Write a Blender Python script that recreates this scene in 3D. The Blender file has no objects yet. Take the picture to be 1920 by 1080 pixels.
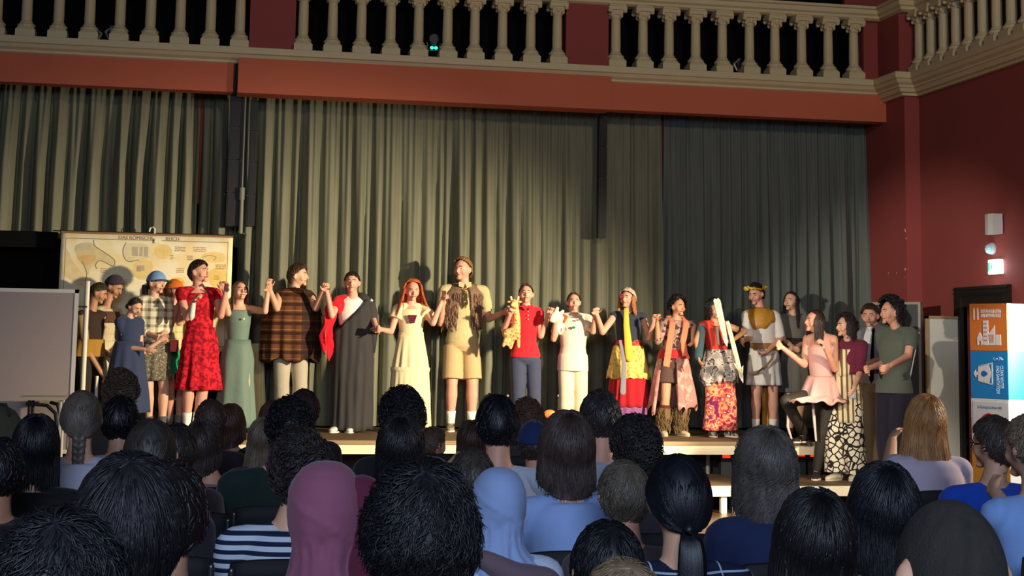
import bpy, math, random
import numpy as np
from mathutils import Vector, Matrix, noise
SC = bpy.context.scene
COL = SC.collection
V = Vector
rad = math.radians

# ------------------------------------------------------------------ camera
CAMH, FPX, PX, PY = 1.62, 2933.0, 960.0, 300.0
_y, _p, _r = rad(11.3026), rad(6.7365), rad(0.904)
_f = V((math.sin(_y)*math.cos(_p), math.cos(_y)*math.cos(_p), math.sin(_p)))
_r0 = V((math.cos(_y), -math.sin(_y), 0))
_u0 = _r0.cross(_f)
CR = _r0*math.cos(_r) + _u0*math.sin(_r)
CU = _u0*math.cos(_r) - _r0*math.sin(_r)
CF = _f
cam_data = bpy.data.cameras.new('camera')
cam = bpy.data.objects.new('camera', cam_data)
COL.objects.link(cam)
cam_data.sensor_width = 36.0
cam_data.lens = FPX/1920*36
cam_data.shift_y = -(540-PY)/1920
cam_data.clip_end = 200
m = Matrix.Identity(4)
for i in range(3):
    m[i][0], m[i][1], m[i][2] = CR[i], CU[i], -CF[i]
m[2][3] = CAMH
cam.matrix_world = m
SC.camera = cam

# ------------------------------------------------------------------ light
SC.view_settings.view_transform = 'Standard'
SC.view_settings.look = 'None'
SC.view_settings.gamma = 1.0
SC.view_settings.use_curve_mapping = False
SC.view_settings.exposure = 0.0
w = bpy.data.worlds.new('world'); SC.world = w; w.use_nodes = True
w.node_tree.nodes['Background'].inputs[0].default_value = (.05, .055, .06, 1)
w.node_tree.nodes['Background'].inputs[1].default_value = 0.1

def spot(name, loc, target, watts, color, angle, blend, size=.12):
    d = bpy.data.lights.new(name, 'SPOT'); d.energy = watts; d.color = color
    d.spot_size = rad(angle); d.spot_blend = blend; d.shadow_soft_size = size
    o = bpy.data.objects.new(name, d); COL.objects.link(o); o.location = loc
    o.rotation_euler = (V(target)-V(loc)).to_track_quat('-Z', 'Y').to_euler()
    return o
def area(name, loc, target, watts, color, sx, sy, spread=180):
    d = bpy.data.lights.new(name, 'AREA'); d.energy = watts; d.color = color
    d.shape = 'RECTANGLE'; d.size = sx; d.size_y = sy; d.spread = rad(spread)
    o = bpy.data.objects.new(name, d); COL.objects.link(o); o.location = loc
    o.rotation_euler = (V(target)-V(loc)).to_track_quat('-Z', 'Y').to_euler()
    return o
WARM = (1.0, .84, .62)
# stage spotlight on a stand just off the right of the frame
spot('spotlight_right', (7.8, 10.5, 3.0), (1.4, 18.0, -.1), 6800, WARM, 58, .95, .14)
# its weaker twin further off on the left
spot('spotlight_left', (-2.2, 8.5, 2.9), (7.6, 16.3, 1.2), 3000, (1.0, .92, .80), 25, .6, .06)
# front wash from the hall, high up, on the gallery
spot('front_wash', (4.5, 1.0, 6.8), (5.0, 18.0, 5.6), 1500, (1.0, .82, .60), 66, 1.0, .4)
# cool light in the hall behind the audience
area('hall_glow', (-1.0, -4.5, 4.6), (1.5, 8.0, 0.6), 400, (.58, .72, 1.0), 5.0, 2.2, 140)
# added lamps without a fixture: brighten the display boxes and the blond hair
spot('display_fill', (7.1, 9.6, 2.6), (7.0, 12.6, 1.2), 560, (1.0, .97, .9), 34, .5, .1)
spot('blond_fill', (7.9, 8.3, 2.7), (3.6, 7.4, 1.1), 800, (1.0, .84, .62), 20, .6, .1)

# ------------------------------------------------------------------ pixel (1920x1080) -> point of the hall
def ray(px, py):
    return CF + CR*((px-PX)/FPX) - CU*((py-PY)/FPX)
def P(px, py, Y):
    d = ray(px, py); return d*(Y/d.y) + V((0, 0, CAMH))
def Pz(px, py, z):
    d = ray(px, py); return d*((z-CAMH)/d.z) + V((0, 0, CAMH))
def PXw(px, py, X):
    d = ray(px, py); return d*(X/d.x) + V((0, 0, CAMH))

# ------------------------------------------------------------------ materials
def srgb(c):
    return tuple(((v/255)/12.92 if v/255 <= .04045 else ((v/255+.055)/1.055)**2.4) for v in c) + (1,)
_mats = {}
def nmat(name):
    mt = bpy.data.materials.new(name); mt.use_nodes = True
    nt = mt.node_tree; return mt, nt, nt.nodes['Principled BSDF']
def bump(nt, bs, scale, strength, dist=.01, stretch=None, detail=4):
    N, L = nt.nodes, nt.links
    tc = N.new('ShaderNodeTexCoord'); nz = N.new('ShaderNodeTexNoise'); bp = N.new('ShaderNodeBump')
    nz.inputs['Scale'].default_value = scale; nz.inputs['Detail'].default_value = detail
    if stretch:
        mp = N.new('ShaderNodeMapping'); mp.inputs['Scale'].default_value = stretch
        L.new(tc.outputs['Object'], mp.inputs[0]); L.new(mp.outputs[0], nz.inputs['Vector'])
    else:
        L.new(tc.outputs['Object'], nz.inputs['Vector'])
    bp.inputs['Strength'].default_value = strength; bp.inputs['Distance'].default_value = dist
    L.new(nz.outputs['Fac'], bp.inputs['Height']); L.new(bp.outputs[0], bs.inputs['Normal'])
    return nz
def solid(c, rough=.7, var=.12, bscale=0, bstr=.3, metal=0, spec=.5, vscale=6, emit=None, estr=0, stretch=None, sheen=0, bdist=.01):
    key = (c, rough, var, bscale, bstr, metal, spec, vscale, emit, estr, stretch, sheen, bdist)
    if key in _mats: return _mats[key]
    mt, nt, bs = nmat('paint_%d_%d_%d' % c)
    N, L = nt.nodes, nt.links
    col = srgb(c)
    bs.inputs['Roughness'].default_value = rough; bs.inputs['Metallic'].default_value = metal
    bs.inputs['Specular IOR Level'].default_value = spec
    if sheen: bs.inputs['Sheen Weight'].default_value = sheen
    if var:
        tc = N.new('ShaderNodeTexCoord'); nz = N.new('ShaderNodeTexNoise'); mx = N.new('ShaderNodeMix'); mx.data_type = 'RGBA'
        nz.inputs['Scale'].default_value = vscale; nz.inputs['Detail'].default_value = 5
        L.new(tc.outputs['Object'], nz.inputs['Vector']); L.new(nz.outputs['Fac'], mx.inputs[0])
        mx.inputs[6].default_value = tuple(min(1, v*(1-var)) for v in col[:3])+(1,)
        mx.inputs[7].default_value = tuple(min(1, v*(1+var)) for v in col[:3])+(1,)
        L.new(mx.outputs[2], bs.inputs['Base Color'])
    else:
        bs.inputs['Base Color'].default_value = col
    if bscale: bump(nt, bs, bscale, bstr, bdist, stretch)
    if emit:
        bs.inputs['Emission Color'].default_value = srgb(emit); bs.inputs['Emission Strength'].default_value = estr
    _mats[key] = mt; return mt
def cloth(c, var=.1): return solid(c, .85, var, 180, .25, bdist=.002, vscale=9, spec=.2, sheen=.15)

class Nd:
    """tiny node expression helper"""
    def __init__(s, name, rough=.85, spec=.2):
        s.mt, s.nt, s.bs = nmat(name); s.N, s.L = s.nt.nodes, s.nt.links
        s.bs.inputs['Roughness'].default_value = rough; s.bs.inputs['Specular IOR Level'].default_value = spec
        s.tc = s.N.new('ShaderNodeTexCoord').outputs['Object']
        sp = s.N.new('ShaderNodeSeparateXYZ'); s.L.new(s.tc, sp.inputs[0]); s.x, s.y, s.z = sp.outputs
    def m(s, op, a, b=0, c=0):
        n = s.N.new('ShaderNodeMath'); n.operation = op
        for i, v in enumerate((a, b, c)):
            if isinstance(v, (int, float)): n.inputs[i].default_value = v
            else: s.L.new(v, n.inputs[i])
        return n.outputs[0]
    def mix(s, fac, a, b):
        n = s.N.new('ShaderNodeMix'); n.data_type = 'RGBA'
        if isinstance(fac, (int, float)): n.inputs[0].default_value = fac
        else: s.L.new(fac, n.inputs[0])
        for i, v in ((6, a), (7, b)):
            if isinstance(v, tuple): n.inputs[i].default_value = srgb(v) if len(v) == 3 else v
            else: s.L.new(v, n.inputs[i])
        return n.outputs[2]
    def noise(s, scale, detail=4, stretch=None, warp=None):
        n = s.N.new('ShaderNodeTexNoise'); n.inputs['Scale'].default_value = scale; n.inputs['Detail'].default_value = detail
        src = s.tc
        if stretch:
            mp = s.N.new('ShaderNodeMapping'); mp.inputs['Scale'].default_value = stretch; s.L.new(src, mp.inputs[0]); src = mp.outputs[0]
        s.L.new(src, n.inputs['Vector']); return n.outputs['Fac']
    def vor(s, scale, out='Distance', feature='F1'):
        n = s.N.new('ShaderNodeTexVoronoi'); n.feature = feature; n.inputs['Scale'].default_value = scale
        s.L.new(s.tc, n.inputs['Vector']); return n.outputs[out]
    def band(s, coord, period, frac, off=0):
        return s.m('LESS_THAN', s.m('FRACT', s.m('ADD', s.m('DIVIDE', coord, period), off)), frac)
    def done(s, col, bscale=150, bstr=.2, bdist=.002):
        s.L.new(col, s.bs.inputs['Base Color'])
        if bscale: bump(s.nt, s.bs, bscale, bstr, bdist)
        return s.mt
def ramp(n, fac, stops, interp='LINEAR'):
    r = n.N.new('ShaderNodeValToRGB'); r.color_ramp.interpolation = interp; e = r.color_ramp.elements
    while len(e) > 1: e.remove(e[-1])
    e[0].position = stops[0][0]; e[0].color = srgb(stops[0][1])
    for p_, c in stops[1:]:
        q = e.new(p_); q.color = srgb(c)
    n.L.new(fac, r.inputs[0]); return r.outputs[0]
def stripes_mat(c1, c2, period, frac, axis='z', name='striped_cloth'):
    n = Nd(name); co = {'x': n.x, 'y': n.y, 'z': n.z}[axis]
    return n.done(n.mix(n.band(co, period, frac), c1, c2))
def plaid_mat(base, line, period, frac, line2=None, name='plaid_cloth', soft=False, frac2=.1):
    n = Nd(name)
    a = n.band(n.x, period, frac); b = n.band(n.z, period, frac)
    f = n.m('MULTIPLY', n.m('ADD', a, b), .5) if soft else n.m('MAXIMUM', a, b)
    col = n.mix(f, base, line)
    if line2:
        g = n.m('MAXIMUM', n.band(n.x, period, frac2, .45), n.band(n.z, period, frac2, .45)); col = n.mix(g, col, line2)
    return n.done(col)

# ------------------------------------------------------------------ geometry collector
class G:
    def __init__(s): s.v = []; s.f = []; s.mi = []; s.cm = 0
    def add(s, vs, fs):
        b = len(s.v); s.v.extend(vs); s.f.extend([tuple(i+b for i in f) for f in fs]); s.mi.extend([s.cm]*len(fs)); return s
    def box(s, a, b, M=None):
        x0, y0, z0 = a; x1, y1, z1 = b
        vs = [V(p) for p in ((x0,y0,z0),(x1,y0,z0),(x1,y1,z0),(x0,y1,z0),(x0,y0,z1),(x1,y0,z1),(x1,y1,z1),(x0,y1,z1))]
        if M: vs = [M @ p for p in vs]
        return s.add(vs, [(0,3,2,1),(4,5,6,7),(0,1,5,4),(1,2,6,5),(2,3,7,6),(3,0,4,7)])
    def rings(s, rs, cap=True, closed=True):
        n = len(rs[0]); vs = [p for r in rs for p in r]; fs = []
        for i in range(len(rs)-1):
            for j in range(n if closed else n-1):
                k = (j+1) % n; fs.append((i*n+j, i*n+k, (i+1)*n+k, (i+1)*n+j))
        if cap and closed:
            fs.append(tuple(reversed(range(n)))); fs.append(tuple((len(rs)-1)*n+j for j in range(n)))
        return s.add(vs, fs)
    def loft(s, pts, radii, ref=None, n=16, cap=True, ex=2.0):
        """tube through pts with (rx, ry) radii; rx lies along ref made square to the path; round ends"""
        pts = [V(p) for p in pts]
        radii = [(r, r) if isinstance(r, (int, float)) else r for r in radii]
        ref = V(ref) if ref is not None else V((1, 0, .01)); rs = []
        for i, p in enumerate(pts):
            t = (pts[min(i+1, len(pts)-1)]-pts[max(i-1, 0)])
            t = t.normalized() if t.length > 1e-9 else V((0, 0, 1))
            a = ref - t*ref.dot(t)
            if a.length < .05: a = t.orthogonal()
            a.normalize(); b = t.cross(a)
            rx, ry = radii[i]; rg = []
            for k in range(n):
                an = 2*math.pi*k/n; c, d = math.cos(an), math.sin(an)
                if ex != 2.0:
                    c = math.copysign(abs(c)**(2/ex), c); d = math.copysign(abs(d)**(2/ex), d)
                rg.append(p + a*(rx*c) + b*(ry*d))
            rs.append(rg)
        return s.rings(rs, cap)
    def limb(s, a, b, ra, rb, n=14, ref=None):
        """tapered capsule"""
        a, b = V(a), V(b); d = b-a; L = max(d.length, 1e-6); d = d/L
        def sc(r, k): return (r[0]*k, r[1]*k) if isinstance(r, tuple) else r*k
        m_ = lambda r: r[0] if isinstance(r, tuple) else r
        pts = [a-d*m_(ra)*.9, a-d*m_(ra)*.6, a, a.lerp(b, .5), b, b+d*m_(rb)*.6, b+d*m_(rb)*.9]
        md = tuple((x+y)/2 for x, y in zip(ra, rb)) if isinstance(ra, tuple) else (ra+rb)/2
        return s.loft(pts, [sc(ra, .35), sc(ra, .8), ra, md, rb, sc(rb, .8), sc(rb, .35)], ref, n)
    def chain(s, pts, rr, n=14, ref=None):
        for i in range(len(pts)-1): s.limb(pts[i], pts[i+1], rr[i], rr[i+1], n, ref)
        return s
    def ball(s, c, r, M=None, nu=14, nv=9):
        if isinstance(r, (int, float)): r = (r, r, r)
        c = V(c); vs = []; fs = []
        for i in range(1, nv):
            t = math.pi*i/nv
            for j in range(nu):
                a = 2*math.pi*j/nu
                q = V((r[0]*math.sin(t)*math.cos(a), r[1]*math.sin(t)*math.sin(a), r[2]*math.cos(t)))
                vs.append(c + (M @ q if M else q))
        tp, bt = V((0, 0, r[2])), V((0, 0, -r[2]))
        vs.append(c + (M @ tp if M else tp)); vs.append(c + (M @ bt if M else bt))
        T, B = len(vs)-2, len(vs)-1
        for i in range(nv-2):
            for j in range(nu):
                k = (j+1) % nu; fs.append((i*nu+j, (i+1)*nu+j, (i+1)*nu+k, i*nu+k))
        for j in range(nu):
            k = (j+1) % nu; fs.append((T, j, k)); fs.append((B, (nv-2)*nu+k, (nv-2)*nu+j))
        return s.add(vs, fs)
    def tube(s, pts, r, n=8): return s.loft(pts, [r]*len(pts), None, n)
    def cyl(s, a, b, r, n=16): return s.loft([a, b], [r, r], None, n)
    def lathe(s, c, prof, n=16, square=False):
        c = V(c); rs = []
        for r, z in prof:
            rs.append([c+V((r*math.cos(2*math.pi*k/n), r*math.sin(2*math.pi*k/n), z)) for k in range(n)])
        return s.rings(rs)
    def prism(s, poly, a, b, M):
        """poly of (u,v) extruded from w=a to w=b in the frame M"""
        n = len(poly); vs = [M @ V((u, v, a)) for u, v in poly]+[M @ V((u, v, b)) for u, v in poly]
        fs = [tuple(range(n)), tuple(reversed(range(n, 2*n)))]+[(i, n+i, n+(i+1) % n, (i+1) % n) for i in range(n)]
        return s.add(vs, fs)
    def grid(s, rows, closed=False, cap=False): return s.rings(rows, cap, closed)
    def build(s, name, mats, parent=None, origin=None, smooth=False, remesh=0, sm=0, thick=0, subd=0, fix=True):
        me = bpy.data.meshes.new(name)
        o_ = V(origin) if origin is not None else (V(parent['_o']) if parent is not None and '_o' in parent else V((0, 0, 0)))
        me.from_pydata([tuple(V(p)-o_) for p in s.v], [], s.f)
        if not isinstance(mats, (list, tuple)): mats = [mats]
        for mt in mats: me.materials.append(mt)
        if len(mats) > 1: me.polygons.foreach_set('material_index', s.mi)
        if fix:
            import bmesh
            bm = bmesh.new(); bm.from_mesh(me); bmesh.ops.recalc_face_normals(bm, faces=bm.faces); bm.to_mesh(me); bm.free()
        if smooth: me.polygons.foreach_set('use_smooth', [True]*len(me.polygons))
        ob = bpy.data.objects.new(name, me); COL.objects.link(ob)
        if parent is not None: ob.parent = parent
        else: ob.location = o_
        if remesh:
            q = ob.modifiers.new('r', 'REMESH'); q.mode = 'VOXEL'; q.voxel_size = remesh; q.use_smooth_shade = True
            if sm: q = ob.modifiers.new('s', 'SMOOTH'); q.factor = .5; q.iterations = sm
            BAKE.append(ob)
        if subd:
            q = ob.modifiers.new('d', 'SUBSURF'); q.levels = q.render_levels = subd; BAKE.append(ob)
        if thick:
            q = ob.modifiers.new('t', 'SOLIDIFY'); q.thickness = thick; q.offset = 0; BAKE.append(ob)
        return ob
BAKE = []
def bake():
    if not BAKE: return
    dg = bpy.context.evaluated_depsgraph_get()
    done = {}
    for ob in dict.fromkeys(BAKE):
        if not ob.modifiers: continue
        me = bpy.data.meshes.new_from_object(ob.evaluated_get(dg), preserve_all_data_layers=False, depsgraph=dg)
        done[ob] = me
    for ob, me in done.items():
        ob.modifiers.clear(); old = ob.data; nm = old.name; ob.data = me; bpy.data.meshes.remove(old); me.name = nm
    BAKE.clear()
def thing(name, label, cat, loc=(0, 0, 0), group=None):
    o = bpy.data.objects.new(name, None); COL.objects.link(o); o.location = loc; o.empty_display_size = .1
    o['label'] = label; o['category'] = cat
    if group: o['group'] = group
    o['_o'] = tuple(V(loc)); return o
def tag(o, label, cat, group=None):
    o['label'] = label; o['category'] = cat
    if group: o['group'] = group
    return o
def struct(o): o['kind'] = 'structure'; return o
def text(body, size, M, mat, parent, name='lettering', depth=.002, align='LEFT', sx=1.0, bold=0):
    c = bpy.data.curves.new(name, 'FONT'); c.body = body; c.size = size; c.extrude = depth; c.align_x = align; c.offset = bold
    c.space_line = .95
    o = bpy.data.objects.new(name, c); COL.objects.link(o)
    me = bpy.data.meshes.new_from_object(o.evaluated_get(bpy.context.evaluated_depsgraph_get()))
    bpy.data.objects.remove(o)
    me.materials.clear(); me.materials.append(mat)
    o_ = V(parent['_o']) if parent is not None else V((0, 0, 0))
    me.transform(Matrix.Translation(-o_) @ M @ Matrix.Diagonal((sx, 1, 1, 1)))
    ob = bpy.data.objects.new(name, me); COL.objects.link(ob); ob.parent = parent
    return ob
def frame(o, u, v):
    u = V(u).normalized(); w_ = u.cross(V(v)).normalized(); v = w_.cross(u)
    M = Matrix.Identity(4)
    for i in range(3): M[i][0], M[i][1], M[i][2], M[i][3] = u[i], v[i], w_[i], o[i]
    return M
def hnoise(*a): return noise.noise(V(a))
# ================================================================== THE HALL
STAGE_Z, LOW_Z = .64, .27
YC = 18.45          # curtain plane
YB = 17.95          # balcony front plane
XW = 8.46           # right wall
RED = solid((144, 64, 58), .8, .08, 60, .15, vscale=2)
RED2 = solid((150, 66, 60), .8, .08, 60, .15, vscale=2)
RED3 = solid((204, 104, 70), .75, .06, 60, .1, vscale=2)
PLAST = solid((214, 196, 152), .6, .07, 25, .2, vscale=5)
BLACKC = solid((16, 16, 18), .95, .2, spec=.1)

# floor, walls, ceiling
g = G(); g.box((-9, -7, -.1), (XW+.3, 20.5, 0)); fl = Nd('parquet_floor', .35, .5)
pq = fl.mix(fl.band(fl.x, .12, .04), fl.mix(fl.noise(3, 5, (8, .8, 1)), (70, 44, 26), (98, 64, 40)), (34, 22, 14))
struct(g.build('floor', fl.done(pq, 60, .1)))
g = G(); g.box((-9.2, -7, 8.8), (XW+.5, 20.5, 9)); struct(g.build('ceiling', solid((90, 84, 76), .9)))
g = G(); g.box((XW, -7, 0), (XW+.25, 14.0, 4.72)); g.box((XW, 14.0, 0), (XW+.25, 15.35, 4.72)); g.box((XW, 15.35, 2.24), (XW+.25, 16.3, 4.72)); g.box((XW, 16.3, 0), (XW+.25, 20.5, 4.72))
struct(g.build('wall_right', RED))
g = G(); g.box((-9.2, -7, 0), (-9, 20.5, 8.8)); struct(g.build('wall_left', RED))
g = G(); g.box((-9, -7.2, 0), (XW+.25, -7, 8.8)); struct(g.build('wall_rear', RED))
g = G(); g.box((-9, 20.3, 0), (XW+3, 20.5, 8.8)); struct(g.build('wall_back', solid((30, 22, 20), .95)))
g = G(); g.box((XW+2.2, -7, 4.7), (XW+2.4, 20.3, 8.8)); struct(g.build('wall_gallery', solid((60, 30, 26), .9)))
g = G(); g.box((XW+.25, -7, 4.66), (XW+2.2, 20.3, 4.8)); struct(g.build('floor_gallery_side', solid((90, 70, 50), .9)))
# corner pilaster beside the stage opening
g = G(); g.box((8.27, 17.33, 0), (XW+.02, 19.0, 4.74)); struct(g.build('trim_pilaster', RED2))
# bare plaster spots on the pilaster
g = G(); random.seed(4)
for (px, py, w_, h_) in [(1697, 432, 4, 8), (1699, 447, 3, 5), (1697, 505, 4, 7), (1681, 512, 2, 5), (1666, 512, 2, 3), (1697, 520, 2, 3)]:
    c = P(px, py, 17.325); k = 17.3/2960
    poly = [(math.cos(a)*w_*k*.5*random.uniform(.5, 1.2), math.sin(a)*h_*k*.5*random.uniform(.5, 1.2)) for a in [i*.7 for i in range(9)]]
    g.prism(poly, 0, .004, frame(c, (1, 0, 0), (0, 0, 1)))
g.build('trim_chipped_paint', solid((190, 150, 130), .9)); struct(bpy.data.objects['trim_chipped_paint'])
# beams above the curtain
zb = P(1000, 0, 17.8)
g = G(); g.box((-9, 17.84, 4.42), (.32, 18.05, 4.78)); struct(g.build('trim_beam_left', RED3))
g = G(); g.box((.37, 17.72, 4.40), (4.73, 18.05, 4.80)); struct(g.build('trim_beam_centre', RED3))
g = G(); g.box((4.75, 17.84, 4.42), (8.30, 18.05, 4.78)); struct(g.build('trim_beam_right', RED3))
g = G(); g.box((.32, 17.84, 4.42), (.37, 18.05, 4.78)); g.box((4.73, 17.84, 4.42), (4.75, 18.05, 4.78)); struct(g.build('trim_beam_joint', solid((60, 32, 24), .9)))
# cornice profile (dy outwards, z)
def cornice_prof(lo, hi):
    h = hi-lo
    return [(0, lo), (.05, lo), (.05, lo+h*.10), (.09, lo+h*.14), (.11, lo+h*.30), (.13, lo+h*.34), (.13, lo+h*.42), (.17, lo+h*.52), (.19, lo+h*.66), (.21, lo+h*.70), (.21, lo+h*.97), (.18, hi), (-.35, hi)]
def sweep(g, prof, path):
    """path of (x,y,nx,ny) outward directions; prof (d,z)"""
    rows = []
    for x, y, nx, ny in path: rows.append([V((x+nx*d, y+ny*d, z)) for d, z in prof])
    n = len(prof)
    vs = [p for r in rows for p in r]; fs = []
    for i in range(len(rows)-1):
        for j in range(n-1): fs.append((i*n+j, i*n+j+1, (i+1)*n+j+1, (i+1)*n+j))
        fs.append((i*n+n-1, i*n, (i+1)*n, (i+1)*n+n-1))
    fs.append(tuple(range(n))); fs.append(tuple(reversed([(len(rows)-1)*n+j for j in range(n)])))
    g.add(vs, fs)
CZ0, CZ1 = 4.67, 4.935
g = G()
XP = 8.27
sweep(g, cornice_prof(CZ0, CZ1), [(-9, YB, 0, -1), (XP, YB, -1, -1), (XP, 17.33, -1, -1), (XW, 17.33, -1, -1), (XW, -7, -1, 0)])
struct(g.build('trim_cornice', PLAST))
g = G(); g.box((-9, 17.99, 4.70), (XW+.2, 20.3, 4.90)); struct(g.build('floor_gallery', solid((60, 48, 36), .9)))

# balusters
SHAFT = .058
def baluster_geo(c, H):
    g = G(); c = V(c)
    def sq(w0, w1, z0, z1): 
        g.rings([[c+V((sx*w0, sy*w0, z0)) for sx, sy in ((-1,-1),(1,-1),(1,1),(-1,1))], [c+V((sx*w1, sy*w1, z1)) for sx, sy in ((-1,-1),(1,-1),(1,1),(-1,1))]])
    sq(.106, .106, 0, .085); sq(.10, .078, .085, .12); 
    g.lathe(c, [(.09, .115), (.098, .13), (.098, .148), (.078, .16), (.072, .175), (SHAFT, .20), (.060, H*.35), (.056, H-.20), (.052, H-.175), (.064, H-.165), (.064, H-.15), (.055, H-.145), (.062, H-.12), (.075, H-.09)], 14)
    # capital: leaf block with scrolls
    g.rings([[c+V((sx*w0, sy*w0, z0)) for sx, sy in ((-1,-1),(1,-1),(1,1),(-1,1))] for w0, z0 in ((.058, H-.125), (.074, H-.10), (.086, H-.085), (.086, H-.075), (.112, H-.07), (.112, H-.03), (.10, H-.02), (.10, H))])
    for sx in (-1, 1):
        for sy in (-1, 1):
            g.ball(c+V((sx*.092, sy*.092, H-.082)), (.028, .028, .024), None, 8, 6)
            g.ball(c+V((sx*.058, sy*.058, H-.13)), (.018, .018, .03), None, 8, 6)
        g.ball(c+V((sx*.075, 0, H-.10)), (.014, .022, .03), None, 8, 6); g.ball(c+V((0, sx*.075, H-.10)), (.022, .014, .03), None, 8, 6)
    return g
BH = .77
bal_proto = None
def balustrade(label, pts, rail_pts, out):
    global bal_proto
    base = V(pts[0])
    t = thing('balustrade', label, 'balustrade', base)
    for p in pts:
        if bal_proto is None:
            o = baluster_geo((0, 0, 0), BH).build('baluster', PLAST, None, smooth=False); o.data.name = 'baluster'; bal_proto = o
        else:
            o = bal_proto.copy(); COL.objects.link(o)
        o.parent = t; o.location = V(p)-base
    return t
ZB = CZ1
YBAL = YB-.02
def bx(px, py): return Pz(px, py, ZB)
def backrow(pxs):
    out = []
    for px in pxs:
        yy = 73+px*.0505; d = ray(px, yy); out.append(V((d.x*(YBAL/d.y), YBAL, ZB)))
    return out
sets = [('stone balustrade of slender balusters above the left curtain', [-62, -8, 48, 108, 166, 223, 280, 336, 393, 448]),
        ('stone balustrade of ten balusters between the two red piers', [567, 622, 676, 731, 783.5, 838, 889, 941, 994, 1044]),
        ('stone balustrade of ten balusters right of the second red pier', [1154, 1205, 1254, 1304, 1354, 1405, 1453, 1503, 1553, 1601])]
for lb, pxs in sets: balustrade(lb, backrow(pxs), None, None)
side = []
for px, py in [(1705, 138), (1725, 134), (1747, 127), (1771, 119), (1793, 113), (1818, 104), (1842, 96), (1868, 87), (1897, 78), (1926, 67)]:
    d = ray(px, py); side.append(V((XW-.03, d.y*((XW-.03)/d.x), ZB)))
stp = (side[-1].y-side[1].y)/8
side = [V((XW-.03, side[1].y+stp*(i-1), ZB)) for i in range(13)]
balustrade('pale balustrade along the right side gallery, running toward the camera', side, None, None)
# piers between balusters and in the corner
def pier(n, px0, px1, y0=17.93, y1=18.25):
    a = P(px0, 90, y0).x; b = P(px1, 90, y0).x
    g = G(); g.box((a, y0, ZB-.02), (b, y1, ZB+BH)); struct(g.build(n, RED2))
pier('trim_pier_left', 467, 553); pier('trim_pier_centre', 1061, 1141)
g = G(); x0 = P(1619, 90, 18.02).x
g.box((x0, 18.02, ZB-.02), (XP+.12, 18.3, ZB+BH+.0)); g.box((XP-.02, 17.42, ZB-.02), (XP+.3, 18.1, ZB+BH)); struct(g.build('trim_pier_corner', RED2))
# hand rail on top
g = G(); R0, R1 = ZB+BH, ZB+BH+.16
prof = [(0, R0), (.02, R0), (.06, R0+.02), (.06, R0+.05), (.09, R0+.07), (.10, R1-.04), (.13, R1-.03), (.13, R1), (-.14, R1), (-.14, R0)]
sweep(g, prof, [(-9, YB, 0, -1), (XP, YB, -1, -1), (XP, 17.33, -1, -1), (XW, 17.33, -1, -1), (XW, -7, -1, 0)])
struct(g.build('trim_handrail', PLAST))
# dark cloth behind the balustrade on the gallery
g = G()
rows = []
for z in (4.95, 8.7):
    rows.append([V((x*.06-8.9, 18.45+.05*math.sin(x*1.1)+.03*math.sin(x*.43), z)) for x in range(286)])
g.grid(rows)
tag(g.build('backdrop_cloth', BLACKC, smooth=True), 'black cloth hanging behind the balusters of the gallery over the stage', 'backdrop cloth')
g = G(); g.box((P(1560, 5, 18.7).x, 18.30, R1+.1), (XW+.5, 18.38, 8.7)); struct(g.build('wall_gallery_corner', RED))
# moving light with two green lamps standing on the gallery
c = Pz(812, 116, ZB); c = P(812, 112, 18.25); c.z = ZB
t = thing('stage_light', 'small black stage light with two green lamps between gallery balusters', 'stage light', c)
dk = solid((28, 28, 30), .5); g = G(); g.box(c+V((-.085, -.07, -.03)), c+V((.085, .09, .01))); g.build('base', dk, t)
g = G(); g.box(c+V((-.085, -.02, .01)), c+V((-.07, .02, .26))); g.box(c+V((.07, -.02, .01)), c+V((.085, .02, .26))); g.box(c+V((-.085, -.03, .155)), c+V((.085, .03, .165))); g.build('yoke', solid((60, 58, 54), .5), t)
g = G(); g.loft([c+V((0, .1, .29)), c+V((0, .07, .29)), c+V((0, -.06, .29)), c+V((0, -.08, .29))], [.05, .07, .075, .06]); g.build('lamp_head', dk, t)
gl = solid((60, 255, 200), .4, 0, emit=(40, 255, 190), estr=3.2)
for sx in (-1, 1):
    g = G(); g.ball(c+V((sx*.024, -.05, .187)), (.022, .014, .019)); g.build('indicator_lamp', gl, t)
# folded metal brackets of two lamps
def bracket(px, py, flip, label, yd=18.22):
    c = P(px, py, yd); t = thing('lamp_bracket', label, 'bracket', c); k = 17.9/2960; mt = solid((170, 165, 150), .4, metal=.6)
    g = G(); pts = [(-flip*3, -12), (flip*9, -2), (flip*2, 12)]
    for a, b in zip(pts, pts[1:]): g.limb(c+V((a[0]*k, 0, -a[1]*k)), c+V((b[0]*k, 0, -b[1]*k)), .014, .014, 8)
    g.build('angled_arm', mt, t)
    g = G(); g.box(c+V((-flip*.02-.03, .0, -.19)), c+V((-flip*.02+.03, .08, .09))); g.build('clamp', dk, t)
bracket(181, 65, 1, 'angled metal bracket pointing right behind the fourth visible gallery baluster')
bracket(207, 62, -1, 'angled metal bracket pointing left, beside its mirrored twin on the gallery')
bracket(1384, 122, -1, 'lone angled metal bracket behind the balusters on the right')

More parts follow.
